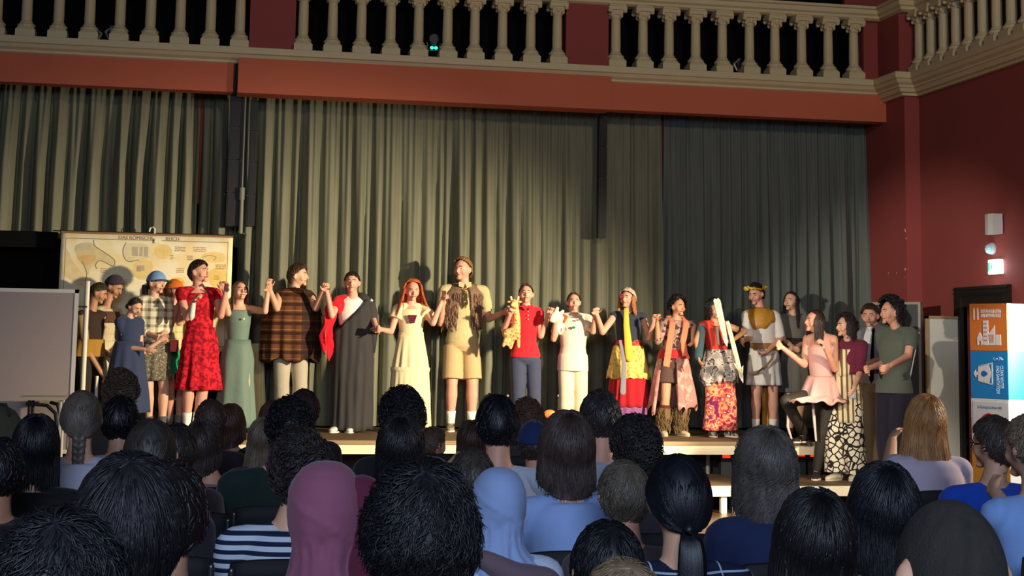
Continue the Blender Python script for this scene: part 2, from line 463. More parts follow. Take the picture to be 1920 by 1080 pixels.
# curtains ---------------------------------------------------------------
def curtain_mat(c, name):
    n = Nd(name, .9, .15); col = n.mix(n.noise(2.2, 5, (6, 1, .6)), tuple(int(v*.86) for v in c), tuple(min(255, int(v*1.12)) for v in c))
    return n.done(col, 140, .25)
CM = curtain_mat((126, 126, 104), 'curtain_wool'); CM_DIM = curtain_mat((104, 110, 102), 'curtain_wool_dimmed')  # right copy of the wool, darkened in colour for the weaker light there
def curtain(label, x0, x1, z0, z1, amp, seed, mat, y=YC, step=.012, fade=0):
    random.seed(seed); ks = []; x = x0; fold = []
    # irregular folds: list of fold edges
    while x < x1+.3:
        wd = random.uniform(.09, .24); fold.append((x, wd, random.uniform(.6, 1.3))); x += wd
    n = int((x1-x0)/step); rows = []
    def disp(x, tz):
        # interpolate inside the folds
        xs = x + .04*hnoise(x*2.1, seed, tz*1.2)+.015*hnoise(x*8, seed+3, tz*2)
        for fx, wd, a in fold:
            if fx <= xs < fx+wd:
                u = (xs-fx)/wd; break
        else: u, a, wd = 0, .5, .1
        big = a*wd*1.5*math.sin(math.pi*u)**.6
        fine = .016*math.sin(x*88+5*hnoise(x*1.5, 7, seed))+.012*math.sin(x*53+2*hnoise(x, 2, seed))
        return -(big*(.22+.78*min(1, tz*1.8))*amp*(1-fade*(x-x0)/(x1-x0)) + fine*(1-min(1, tz*1.6)*.75))
    for iz in range(15):
        tz = iz/14; tzz = tz**1.3; z = z1+(z0-z1)*tzz
        rows.append([V((x0+i*step+.03*tzz*hnoise(i*step*1.3, seed, 9), y+disp(x0+i*step, tzz)+.03, z)) for i in range(n+1)])
    g = G(); g.grid(rows)
    return tag(g.build('stage_curtain', mat, smooth=True, fix=False), label, 'curtain', 'stage curtains')
xL = P(436, 300, YC).x; xm = P(455, 300, YC).x; xr = P(1240, 300, YC).x; xe = P(1657, 400, YC).x
curtain('olive curtain with deep dark folds at the left, ending above the map', -3.2, P(374, 300, YC).x, 2.74, 4.62, 1.0, 3, CM, y=YC+.12)
curtain('narrow olive curtain strip between the map and the wide hanging loudspeaker', P(376, 300, YC).x, P(446, 300, YC).x+.1, 2.70, 4.62, .8, 13, CM, y=YC+.12)
curtain('wide olive green curtain filling the middle of the stage', xm-.02, xr, STAGE_Z+.02, 4.62, .95, 5, CM, fade=.5)
curtain('olive curtain on the right, its colour darkened for dimmer light, meeting the red wall', xr+.03, xe, STAGE_Z+.02, 4.62, .45, 8, CM_DIM)
g = G(); g.box((P(374, 300, YC+.1).x-.06, YC+.12, 3.2), (P(374, 300, YC).x+.06, YC+.14, 4.6)); g.box((xr-.06, YC+.12, 3.2), (xr+.09, YC+.14, 4.6)); struct(g.build('wall_strip_behind_curtain', solid((150, 50, 36), .8)))
# black cloth at far left below the short curtain
g = G(); rows = []
for z in (.64, 2.74): rows.append([V((-3.4+i*.03, YC+.22+.03*math.sin(i*.35+math.sin(i*.11)), z)) for i in range(int((xm+.25+3.4)/.03))])
g.grid(rows); tag(g.build('backdrop_cloth', BLACKC, smooth=True), 'black cloth hanging below the short left curtain, behind the map', 'backdrop cloth')
g = G(); g.box((-3.3, YC-.22, 2.62), (P(112, 430, YC).x, YC-.18, 2.80)); 
tag(g.build('curtain_hem_batten', BLACKC), 'black batten along the hem of the short left curtain', 'batten')

# hanging loudspeakers -----------------------------------------------------
SPK = solid((14, 14, 15), .6, .1); GRL = Nd('speaker_grille', .6, .4); SPG = GRL.done(GRL.mix(GRL.m('LESS_THAN', GRL.vor(90), .35), (22, 22, 23), (10, 10, 11)), 0)
def hang(label, px0, px1, top, bot, Y, d):
    a = P(px0, bot, Y); b = P(px1, bot, Y); zt = P((px0+px1)/2, top, Y).z
    x0, x1 = a.x, b.x; c = V(((x0+x1)/2, Y, zt)); t = thing('hanging_loudspeaker', label, 'loudspeaker', c, 'column loudspeakers hanging over the stage')
    g = G(); nseg = max(2, int((zt-a.z)/.33)); h = (zt-a.z)/nseg
    for i in range(nseg): g.box((x0, Y, a.z+i*h+.006), (x1, Y+d, a.z+(i+1)*h-.004))
    g.box((x0+.01, Y+.02, a.z), (x1-.01, Y+d-.02, zt)); g.build('cabinet', SPK, t)
    g = G()
    for i in range(nseg): g.box((x0+.012, Y-.006, a.z+i*h+.02), (x1-.012, Y+.004, a.z+(i+1)*h-.02))
    g.build('grille', SPG, t)
    g = G(); g.box(((x0+x1)/2-.03, Y+.03, zt-.01), ((x0+x1)/2+.03, Y+.09, 4.66)); g.build('rigging', solid((20, 20, 20), .5), t)
    return t
hang('wide black column loudspeaker hanging left of the centre curtain', 423, 453, 176, 424, 18.08, .12)
hang('slim black column loudspeaker hanging just right of the wide one', 462, 477, 186, 424, 18.1, .10)
hang('slim black column loudspeaker hanging in front of the centre curtain', 1122, 1137, 218, 446, 18.1, .10)
# grey lift tube beside it
a = P(455.5, 352, 18.04); b = P(451, 438, 18.04); t = thing('truss_pole', 'grey green metal pole with hooked clamp beside the wide hanging loudspeaker', 'pole', b)
g = G(); g.cyl((b.x, 18.04, b.z), (b.x, 18.04, 4.45), .010); g.cyl((b.x, 18.04, b.z), (b.x, 18.04, a.z), .024); g.cyl((a.x-.01, 18.04, a.z-.14), (a.x-.01, 18.04, a.z), .033); g.build('tube', solid((118, 120, 104), .5), t)
g = G(); g.limb((b.x-.02, 18.04, b.z+.02), (b.x+.06, 18.04, b.z-.01), .018, .012); g.build('hook', solid((60, 60, 52), .5), t)

# stage ---------------------------------------------------------------------
SY = 15.98
xse = P(1534, 836, SY).x
wood = Nd('stage_boards', .6, .3); wc = wood.mix(wood.noise(4, 5, (.6, 6, 1)), (92, 74, 52), (120, 98, 70)); WOOD = wood.done(wood.mix(wood.band(wood.x, 1.0, .01), wc, (40, 30, 22)), 40, .15)
t = thing('stage', 'main wooden stage with pale front edge the performers stand on', 'stage', (0, SY, 0))
g = G(); g.box((-3.3, SY, STAGE_Z-.05), (xse, 20.2, STAGE_Z)); g.build('deck', WOOD, t)
g = G(); g.box((-3.3, SY-.03, STAGE_Z-.135), (xse, SY, STAGE_Z-.012)); g.box((xse, SY-.03, STAGE_Z-.135), (xse+.03, 18.2, STAGE_Z-.012)); g.build('fascia', solid((236, 218, 176), .45, .04), t)
g = G(); g.box((-3.3, SY-.04, STAGE_Z-.04), (xse+.02, SY-.005, STAGE_Z)); g.build('edge_trim', solid((150, 124, 82), .5), t)
for x in [-2.5+i*1.0 for i in range(9)]:
    g = G(); g.cyl((x, SY+.46, 0), (x, SY+.46, STAGE_Z-.05), .025, 10); g.build('leg', solid((120, 118, 108), .4, metal=.5), t)
g = G(); g.box((-3.3, SY+.5, 0), (xse-.1, SY+.54, STAGE_Z-.05)); g.build('skirt', solid((34, 25, 16), .9, .4, vscale=3), t)
# low platform in front on the right
ax = P(1236, 900, 15.05).x; bx_ = 7.3
t = thing('low_platform', 'low wooden platform on short pale legs in front of the stage', 'platform', (ax, 15.05, 0))
g = G(); g.box((ax, 15.02, LOW_Z-.05), (bx_, SY+.4, LOW_Z)); g.box((xse+.08, SY+.3, LOW_Z-.05), (bx_, 16.5, LOW_Z)); g.build('deck', WOOD, t)
g = G(); g.box((ax, 15.0, LOW_Z-.105), (bx_, 15.03, LOW_Z-.006)); g.build('fascia', solid((240, 226, 190), .45, .04), t)
for px in (1248, 1356, 1380, 1492, 1604):
    x = P(px, 930, 15.06).x; g = G(); g.box((x-.028, 15.03, 0), (x+.028, 15.09, LOW_Z-.05)); g.build('leg', solid((236, 224, 190), .5), t)
for px in (1300, 1500, 1640):
    x = P(px, 900, 16.1).x; g = G(); g.box((x-.02, 16.08, 0), (x+.02, 16.12, LOW_Z-.05)); g.build('leg', solid((150, 140, 120), .5), t)
# little red lamps glowing under the stage edge
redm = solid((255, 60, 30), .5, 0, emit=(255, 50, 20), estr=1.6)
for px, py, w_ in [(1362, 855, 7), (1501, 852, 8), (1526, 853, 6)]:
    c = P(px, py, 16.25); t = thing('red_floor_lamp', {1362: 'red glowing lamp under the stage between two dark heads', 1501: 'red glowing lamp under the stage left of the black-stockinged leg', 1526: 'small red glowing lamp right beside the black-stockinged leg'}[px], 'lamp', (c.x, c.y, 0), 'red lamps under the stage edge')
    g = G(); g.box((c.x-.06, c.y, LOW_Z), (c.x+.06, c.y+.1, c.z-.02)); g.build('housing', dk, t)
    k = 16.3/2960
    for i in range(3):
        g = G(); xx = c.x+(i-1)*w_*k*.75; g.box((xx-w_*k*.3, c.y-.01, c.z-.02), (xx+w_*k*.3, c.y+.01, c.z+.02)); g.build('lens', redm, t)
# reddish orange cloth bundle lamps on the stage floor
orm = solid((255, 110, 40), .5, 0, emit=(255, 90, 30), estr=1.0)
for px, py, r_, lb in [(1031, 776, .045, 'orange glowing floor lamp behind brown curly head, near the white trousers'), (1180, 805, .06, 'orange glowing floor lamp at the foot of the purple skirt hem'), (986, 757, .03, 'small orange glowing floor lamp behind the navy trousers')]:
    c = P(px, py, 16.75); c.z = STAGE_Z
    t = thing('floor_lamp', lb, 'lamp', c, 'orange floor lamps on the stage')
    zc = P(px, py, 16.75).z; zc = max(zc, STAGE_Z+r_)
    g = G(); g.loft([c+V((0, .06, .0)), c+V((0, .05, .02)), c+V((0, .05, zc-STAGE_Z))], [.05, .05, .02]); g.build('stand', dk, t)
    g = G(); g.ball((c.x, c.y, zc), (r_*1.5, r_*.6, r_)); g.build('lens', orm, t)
# microphone stands / posts with bright tips
for px, py, lb in [(1047, 742, 'thin chrome post standing left of the white trousers on stage'), (952, 742, 'thin chrome post standing left of the navy trousers on stage')]:
    c = P(px, py, 17.9); t = thing('chrome_post', lb, 'post', (c.x, c.y, STAGE_Z), 'chrome posts on the stage')
    g = G(); g.cyl((c.x, c.y, STAGE_Z), (c.x, c.y, c.z), .009, 8); g.build('rod', solid((200, 196, 186), .25, metal=1), t)
    g = G(); g.lathe((c.x, c.y, STAGE_Z), [(.10, 0), (.10, .012), (.02, .025)], 16); g.build('base', dk, t)
    g = G(); g.ball((c.x, c.y, c.z), .014); g.build('tip', solid((250, 248, 240), .2, metal=.6), t)

# door, signs on the right wall --------------------------------------------
g = G(); X = XW
y1, y0, zt = 16.3, 15.35, 2.24
for a, b in (((X-.05, y0-.12, 0), (X+.04, y0, zt)), ((X-.05, y1, 0), (X+.04, y1+.14, zt)), ((X-.05, y0-.12, zt), (X+.04, y1+.14, zt+.10)), ((X-.02, y0, zt-.12), (X+.10, y1, zt))): g.box(a, b)
for z0 in (zt+.02, zt+.07): g.box((X-.065, y0-.12, z0), (X-.04, y1+.14, z0+.012))
d = struct(g.build('door_1', solid((30, 22, 18), .5)))
g = G(); g.box((X+.08, y0, 0), (X+.12, y1, zt-.1)); o = g.build('door_leaf', solid((14, 11, 10), .5), d)
g = G(); g.ball((X+.05, y0+.1, 1.05), (.03, .06, .02)); g.build('door_handle', solid((120, 110, 90), .3, metal=1), d)
def wallbox(px0, px1, pyt, pyb, depth):
    a = PXw(px0, (pyt+pyb)/2, XW-depth); return a
c = PXw(1857, 420, XW-.12)
t = thing('wall_speaker', 'small pale grey box speaker on the red wall above the round lamp', 'speaker', (XW, c.y, c.z))
g = G(); hz = .108
g.rings([[V((XW-.02, c.y-.08, c.z+s*hz)), V((XW-.02, c.y+.13, c.z+s*hz)), V((XW-.13, c.y+.10, c.z+s*hz)), V((XW-.15, c.y+.0, c.z+s*hz)), V((XW-.13, c.y-.08, c.z+s*hz))] for s in (-1, 1)]); g.build('case', solid((205, 205, 200), .5), t)
g = G(); g.box((XW-.04, c.y-.05, c.z-.05), (XW+.01, c.y+.05, c.z+.05)); g.build('bracket', solid((150, 150, 146), .5), t)
c = PXw(1854, 466, XW-.05)
t = thing('round_wall_lamp', 'round white wall lamp between the box speaker and exit sign', 'lamp', (XW, c.y, c.z))
g = G(); g.loft([(XW+.01, c.y, c.z), (XW-.02, c.y, c.z), (XW-.04, c.y, c.z)], [.065, .065, .058], n=20); g.build('base', solid((190, 200, 205), .5), t)
g = G(); g.ball((XW-.045, c.y, c.z-.005), (.045, .055, .055)); g.build('dome', solid((180, 215, 225), .25), t)
c = PXw(1855, 500, XW-.1)
t = thing('exit_sign', 'brightly glowing white and green exit sign on the red wall', 'exit sign', (XW, c.y, c.z))
ew, eh = .115, .07
g = G(); g.box((XW-.05, c.y-ew, c.z-eh-.01), (XW+.01, c.y+ew, c.z+eh+.01)); g.build('housing', solid((180, 210, 200), .5, 0, emit=(200, 255, 230), estr=.8), t)
g = G(); g.box((XW-.058, c.y-ew+.01, c.z-eh), (XW-.048, c.y+ew-.01, c.z+eh)); g.box((XW-.048, c.y-ew-.006, c.z-eh), (XW-.005, c.y-ew+.004, c.z+eh)); g.build('light_panel', solid((245, 255, 255), .4, 0, emit=(225, 245, 255), estr=9), t)
grn = solid((20, 200, 110), .5, 0, emit=(30, 255, 130), estr=1.5)
g = G(); M = frame((XW-.061, c.y+.05, c.z), (0, -1, 0), (0, 0, 1))
g.prism([(-.05, -.05), (-.02, -.05), (-.02, .05), (-.05, .05)], 0, -.004, M); g.ball(M @ V((.02, .035, 0)), (.004, .012, .012)); g.prism([(.005, .02), (.035, .02), (.05, -.005), (.03, -.01), (.045, -.05), (.03, -.05), (.018, -.02), (0, -.05), (-.012, -.045), (.01, -.01)], 0, -.004, M)
g.build('running_figure', grn, t)
ld = bpy.data.lights.new('exit_sign_light', 'POINT'); ld.energy = 2.2; ld.color = (.75, .92, 1.0); ld.shadow_soft_size = .08
lo = bpy.data.objects.new('exit_sign_light', ld); COL.objects.link(lo); lo.location = (XW-.17, c.y, c.z)
# ================================================================== BOARDS, MAP, BOXES
WFR = solid((244, 234, 210), .4, .04)
# wall map on a stand
MY = 18.0
tl, tr = P(115, 437, MY), P(437, 445, MY); tr = V((tr.x, MY, tl.z)); mw = tr.x-tl.x; mh = 1.28
t = thing('wall_map', 'large yellowed school map of the ancient Mediterranean hanging behind the performers', 'map', (tl.x, MY, tl.z-mh))
M = frame((tl.x, MY, tl.z), (1, 0, 0), (0, 0, 1)); kx = mw/1715.0; up = lambda x, y: ((x-75)*kx, -(y-88)*kx)
n_ = Nd('map_paper', .8); a_ = n_.noise(2.6, 5); MP = n_.done(n_.mix(n_.m('MULTIPLY', n_.noise(8, 6), .22), ramp(n_, a_, [(.3, (248, 234, 190)), (.48, (252, 244, 208)), (.56, (250, 232, 176)), (.7, (240, 218, 156))]), (196, 172, 120)), 20, .2)
g = G(); rows = []
for j in range(9): rows.append([M @ V((mw*i/30, -mh*j/8, 0)) for i in range(31)])
g.grid(rows); g.build('sheet', MP, t, smooth=True, thick=.004)
g = G(); b_ = .012
for x0, y0, x1, y1 in ((.05, .05, mw-.05, .058), (.05, mh-.058, mw-.05, mh-.05), (.05, .05, .056, mh-.05), (mw-.056, .05, mw-.05, mh-.05)): g.box((x0, -y1, .0015), (x1, -y0, .003), M)
g.build('printed_border', solid((150, 124, 84), .8), t)
def chaikin(pl, n=2, closed=True):
    for _ in range(n):
        q = []
        for i in range(len(pl) if closed else len(pl)-1):
            a, b = pl[i], pl[(i+1) % len(pl)]; q += [(a[0]*.75+b[0]*.25, a[1]*.75+b[1]*.25), (a[0]*.25+b[0]*.75, a[1]*.25+b[1]*.75)]
        pl = q if closed else [pl[0]]+q+[pl[-1]]
    return pl
def blob(name, polys, c, w=.0022):
    w = .0022 if w < .017 and w != .0195 else .0032
    for pl in polys:
        g = G(); g.prism([up(*q) for q in (pl if name == 'printed_inset' else chaikin(pl))], w-.001, w, M)
        g.build(name, solid(c, .85, .2, vscale=14), t)
blob('printed_land', [[(200,250),(240,190),(340,170),(400,190),(470,250),(560,310),(615,350),(612,415),(575,400),(520,372),(450,350),(425,400),(372,430),(365,500),(335,500),(300,400),(240,350),(230,300)]], (222, 202, 148))
blob('printed_land', [[(240,330),(330,300),(430,300),(420,350),(350,420),(290,380)]], (220, 184, 122), .0195)
blob('printed_land', [[(215,205),(300,180),(380,200),(360,240),(260,270),(215,250)]], (206, 196, 158), .0195)
blob('printed_land', [[(95,230),(150,250),(200,380),(290,470),(330,560),(300,640),(200,560),(110,520)]], (230, 210, 158))
blob('printed_land', [[(690,200),(760,170),(960,172),(965,320),(900,335),(735,372),(692,300)]], (228, 214, 168))
blob('printed_land', [[(800,350),(990,330),(1000,480),(900,560),(790,500)], [(1000,180),(1140,170),(1200,260),(1100,340),(1000,300)], [(1480,250),(1700,230),(1730,330),(1600,360),(1480,320)]], (236, 208, 134))
blob('printed_land', [[(1540,420),(1740,380),(1745,620),(1650,640),(1560,560)], [(1150,520),(1300,500),(1330,600),(1200,640)]], (236, 204, 116))
blob('printed_inset', [[(780,205),(840,205),(840,300),(780,300)], [(855,205),(885,205),(885,300),(855,300)], [(898,205),(940,205),(940,305),(898,305)], [(835,395),(912,395),(912,450),(835,450)]], (186, 178, 150), .0195)
R = random.Random(3); LM = solid((176, 130, 92), .9)
for x_, y_, w_ in ((1262, 212, 55), (1462, 212, 70), (1368, 302, 36), (1680, 385, 55), (1275, 432, 45), (1180, 300, 20), (1640, 500, 28), (512, 450, 36), (1280, 570, 30), (860, 430, 26), (720, 560, 30), (600, 600, 24)):
    g = G()
    for yy in (y_-18, y_, y_+18):
        for q in range(int(w_*.22)):
            xx = x_-w_+q*9+R.uniform(-1, 1); ww, hh = R.uniform(5, 8), R.uniform(6, 11); g.prism([up(xx, yy), up(xx+ww, yy), up(xx+ww, yy+hh), up(xx, yy+hh)], .003, .0042, M)
    g.build('printed_lettering', LM, t)
def outline(pts, c, r=.005):
    g = G()
    pts = chaikin(pts, 2, False)
    for a, b in zip(pts, pts[1:]): g.limb(M @ V((*up(*a), .003)), M @ V((*up(*b), .003)), (r, .0012), (r, .0012), 5, V((0, .001, 1)))
    g.build('printed_coastline', solid(c, .9), t)
outline([(395, 150), (400, 205), (470, 250), (560, 305), (618, 350), (612, 415), (575, 405), (520, 372), (455, 350), (420, 405), (440, 440)], (136, 136, 104)); outline([(720, 170), (692, 210), (690, 300), (740, 370), (850, 340)], (136, 136, 104)); outline([(290, 370), (330, 440), (350, 510), (330, 570)], (150, 140, 104)); outline([(1480, 300), (1540, 275), (1640, 285), (1600, 330)], (170, 150, 104), .004)
text('DAS RÖMISCHE', .055, M @ Matrix.Translation(V((up(640, 132)[0], up(640, 132)[1], .004))), solid((150, 126, 90), .9), t, 'title_lettering'); text('REICH', .055, M @ Matrix.Translation(V((up(1110, 132)[0], up(1110, 132)[1], .004))), solid((150, 126, 90), .9), t, 'title_lettering')
g = G(); g.cyl((tl.x-.0, MY, tl.z+.012), (tr.x+.0, MY, tl.z+.012), .012); g.build('top_rod', solid((150, 110, 70), .6), t)
g = G(); c = P(290, 438, MY+.03); g.tube([c+V((0, -.0, .0)), c+V((0, 0, .05)), c+V((-.02, 0, .075)), c+V((-.05, 0, .06)), c+V((-.06, 0, .02))], .009, 8); g.build('hook', solid((230, 226, 214), .35), t)
g = G(); g.box(M @ V((up(1000, 120)[0], up(1000, 165)[1], .018)), M @ V((up(1070, 120)[0], up(1000, 120)[1], .024))); g.build('paper_tag', solid((250, 240, 200), .7), t)
ms = thing('map_stand', 'black metal stand with cross bar carrying the school map', 'stand', (c.x, MY+.07, STAGE_Z)); g = G(); g.cyl((c.x, MY+.07, STAGE_Z), (c.x, MY+.07, tl.z+.06), .014); g.build('pole', dk, ms)
g = G(); g.cyl((tl.x-.1, MY+.065, tl.z+.03), (tr.x+.1, MY+.065, tl.z+.03), .008); g.build('cross_bar', dk, ms)
for e in (-1, 1): g = G(); g.limb((c.x, MY+.07, STAGE_Z+.3), (c.x+e*.3, MY+.07, STAGE_Z+.012), .012, .012); g.build('foot', dk, ms)

# grey pinboard at the left edge
BY = 15.3
a = P(148, 543, BY); b = P(136, 872, BY); z1 = a.z; x1 = a.x; z0 = .55; x0 = x1-1.75
t = thing('pinboard', 'grey cloth pinboard in a white frame at the left edge of the stage', 'pinboard', (x0+.9, BY, 0))
pbm = Nd('pinboard_felt', .95, .1); PB = pbm.done(pbm.mix(pbm.noise(70, 3), (182, 164, 154), (196, 178, 168)), 300, .3)
g = G(); g.box((x0+.03, BY, z0+.03), (x1-.03, BY+.03, z1-.03)); g.build('felt_panel', PB, t)
for nm, p0, p1 in (('frame_rail', (x0, z1-.035), (x1, z1)), ('frame_rail', (x0, z0), (x1, z0+.035)), ('frame_post', (x0, z0), (x0+.035, z1)), ('frame_post', (x1-.035, z0), (x1, z1))):
    g = G(); g.box((p0[0], BY-.008, p0[1]), (p1[0], BY+.038, p1[1])); g.build(nm, WFR, t)
for x in (x0+.02, x1-.02):
    g = G(); g.box((x-.016, BY, 0), (x+.016, BY+.032, z0)); g.box((x-.018, BY-.28, 0), (x+.018, BY+.30, .03)); g.build('leg', WFR, t)
c = P(162, 527, 16.3); d_ = P(150, 830, 16.3); t = thing('white_post', 'slender white post standing just right of the grey pinboard', 'post', (d_.x, 16.3, STAGE_Z))
g = G(); g.cyl((d_.x+.0, 16.3, STAGE_Z), (d_.x, 16.3, c.z), .026); g.build('tube', WFR, t); g = G(); g.lathe((d_.x, 16.3, STAGE_Z), [(.13, 0), (.13, .01), (.03, .03)]); g.build('foot', dk, t)
c3 = P(156, 575, 16.28); g = G(); g.box(c3+V((-.09, -.02, -.008)), c3+V((.04, .02, .008))); g.build('clamp', dk, t)
c = P(182, 705, 16.9); t = thing('white_post', 'short white post between pinboard and the bowed performers', 'post', (c.x, 16.9, STAGE_Z)); g = G(); g.cyl((c.x, 16.9, STAGE_Z), (c.x, 16.9, c.z), .018); g.build('tube', WFR, t); g = G(); g.lathe((c.x, 16.9, STAGE_Z), [(.10, 0), (.10, .01), (.02, .02)]); g.build('foot', dk, t)
# folding table
TY = 14.7; a = P(35, 744, TY); b = P(124, 748, TY)
t = thing('folding_table', 'pale topped high folding table with black brackets by the pinboard', 'table', ((a.x+b.x)/2, TY+.2, 0))
g = G(); g.box((a.x, TY, a.z-.03), (b.x, TY+.45, a.z)); g.build('tabletop', solid((226, 206, 168), .5, .05), t)
k = 15.4/2960
for px, pts in ((55, [(52, 757), (88, 760), (104, 775), (106, 800)]), (98, [(96, 755), (108, 758), (114, 785)])):
    g = G(); q = [P(x_, y_, TY+(.05 if px == 55 else .3)) for x_, y_ in pts]; g.chain(q, [.016]*len(q), 8); g.build('bracket', dk, t)
for x in (a.x+.09, b.x-.05):
    for y in (TY+.06, TY+.38): g = G(); g.cyl((x, y, 0), (x, y, a.z-.03), .014); g.build('leg', WFR if x > a.x+.2 else dk, t)
a = P(4, 757, 14.0); g = G(); g.loft([(a.x-.06, 14.0, 0), (a.x-.06, 14.0, .35), (a.x-.05, 14.0, a.z-.16), (a.x-.04, 14.02, a.z-.04), (a.x-.03, 14.02, a.z)], [(.30, .20), (.30, .20), (.24, .17), (.15, .11), (.06, .05)], (1, 0, 0), 26)
t = thing('canvas_bag', 'tall grey green canvas bag at the far left behind the dark heads', 'bag', (a.x-.06, 14.0, 0)); g.build('sack', solid((98, 96, 78), .9, .2, 8, .5, vscale=5, bdist=.05), t, smooth=True)
g = G(); g.tube([(a.x-.12, 13.9, a.z-.1), (a.x-.06, 13.9, a.z+.01), (a.x+.04, 13.9, a.z-.0), (a.x+.08, 13.88, a.z-.1)], .014); g.build('strap', cloth((70, 68, 56)), t)

# blackboard on the right
R_ = P(1727, 566, 16.55); L_ = Pz(1520, 573, R_.z); L_ = V((L_.x, min(L_.y, 17.1), R_.z)); u = (L_-R_); u.z = 0; wid = u.length; u.normalize()
M = frame(R_, -u, (0, 0, 1)); hb = 1.15
t = thing('blackboard', 'dark grey wheeled blackboard with aluminium frame behind the right-hand group', 'blackboard', (R_.x-.4, R_.y, 0))
g = G(); g.box((-wid, -hb, -.02), (0, 0, 0), M); g.build('writing_surface', solid((70, 72, 68), .6, .15, vscale=3), t)
al = solid((190, 184, 170), .35, metal=.5)
for q in (((-wid, -.03, -.03), (0, .0, .012)), ((-wid, -hb, -.03), (0, -hb+.03, .012)), ((-.03, -hb, -.03), (0, 0, .02)), ((-wid, -hb, -.03), (-wid+.03, 0, .02))):
    g = G(); g.box(q[0], q[1], M); g.build('frame_rail', al, t)
for xx in (-.02, -wid+.02):
    g = G(); p_ = M @ V((xx, 0, -.04)); g.cyl((p_.x, p_.y, 0), (p_.x, p_.y, R_.z-.1), .018); g.build('leg', al, t)
    g = G(); q_ = M @ V((xx, 0, .22)); q2 = M @ V((xx, 0, -.25)); g.limb((p_.x, p_.y, 0+.03), (q_.x, q_.y, 0+.03), .016, .016); g.limb((p_.x, p_.y, 0+.03), (q2.x, q2.y, 0+.03), .016, .016); g.build('foot', al, t)
    g = G(); p2 = M @ V((xx, -hb*.3, .02)); p3 = M @ V((xx-.10, -hb*.95, .16)); g.limb(p2, p3, .012, .012, 8); g.build('brace', al, t)
# off-white board
WY = 16.35; a = P(1736, 592, WY); b = P(1812, 592, WY); z1 = a.z
t = thing('white_board', 'tall off-white wooden board catching long shadows, right of the blackboard', 'board', ((a.x+b.x)/2, WY, 0))
n_ = Nd('offwhite_paint', .6, .3); WB = n_.done(n_.mix(n_.noise(3, 5), (206, 200, 184), (222, 216, 200)), 30, .1)
g = G(); g.box((a.x+.015, WY, .03), (b.x-.015, WY+.02, z1-.015)); g.build('panel', WB, t)
for q in ((a.x, .0, a.x+.03, z1), (b.x-.03, .0, b.x, z1), (a.x, z1-.03, b.x, z1), (a.x, .0, b.x, .05)):
    g = G(); g.box((q[0], WY-.012, q[1]), (q[2], WY+.03, q[3])); g.build('wooden_edge', solid((164, 136, 96), .7, .2, vscale=8), t)
for i, (dx_, zz, rot) in enumerate(((-.06, z1-.02, .8), (-.05, z1-.2, .3), (-.03, 1.2, .2), (-.035, .9, .3))):
    g = G(); g.prism([(-.03, 0), (.0, .04), (.025, -.02), (.01, -.09), (-.015, -.06)] if i < 2 else [(-.008, 0), (.006, .015), (.008, -.02)], 0, .003, frame((b.x+dx_, WY-.004 if i < 2 else WY-.016, zz-.03), (1, 0, 0), (0, 0, 1))); g.build('peeled_patch', solid((130, 100, 74), .9), t)
# stacked display cubes
s_ = .408; A = P(1818, 568, 12.75); A.z = 5*s_
def wx(px, X0, Y0, dirv):
    # point on the ray of column px along a line from X0,Y0
    for i in range(2000):
        t_ = i*.0005; p = V((X0+dirv.x*t_, Y0+dirv.y*t_, 1.6)); q = p-V((0, 0, CAMH)); px_ = PX+FPX*q.dot(CR)/q.dot(CF)
        if px_ >= px: return t_
    return 1
best = None
for deg in range(-80, 0):
    dv = V((math.cos(rad(deg)), math.sin(rad(deg)), 0)); l_ = wx(1890, A.x, A.y, dv)
    if best is None or abs(l_-s_) < best[0]: best = (abs(l_-s_), deg)
    if deg < -60: best = (abs(l_-s_), deg) if abs(l_-s_) < best[0] else best
deg = best[1]; u = V((math.cos(rad(deg)), math.sin(rad(deg)), 0)); v = V((-u.y, u.x, 0))   # u along the left face, v back into the depth
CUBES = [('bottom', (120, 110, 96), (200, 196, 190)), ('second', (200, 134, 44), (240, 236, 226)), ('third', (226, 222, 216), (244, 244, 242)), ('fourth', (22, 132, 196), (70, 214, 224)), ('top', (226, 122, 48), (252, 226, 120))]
LABELS = ['grey display cube at the bottom of the stack behind the blue polo shirt', 'mustard display cube printed with a white number 2', 'white display cube with a colour wheel, under the blue one', 'blue display cube with sideways 6 and a drinking glass sign', 'orange display cube numbered 11 on top of the stack']
wm = solid((236, 222, 214), .6, 0); wm2 = solid((206, 224, 240), .6, 0)
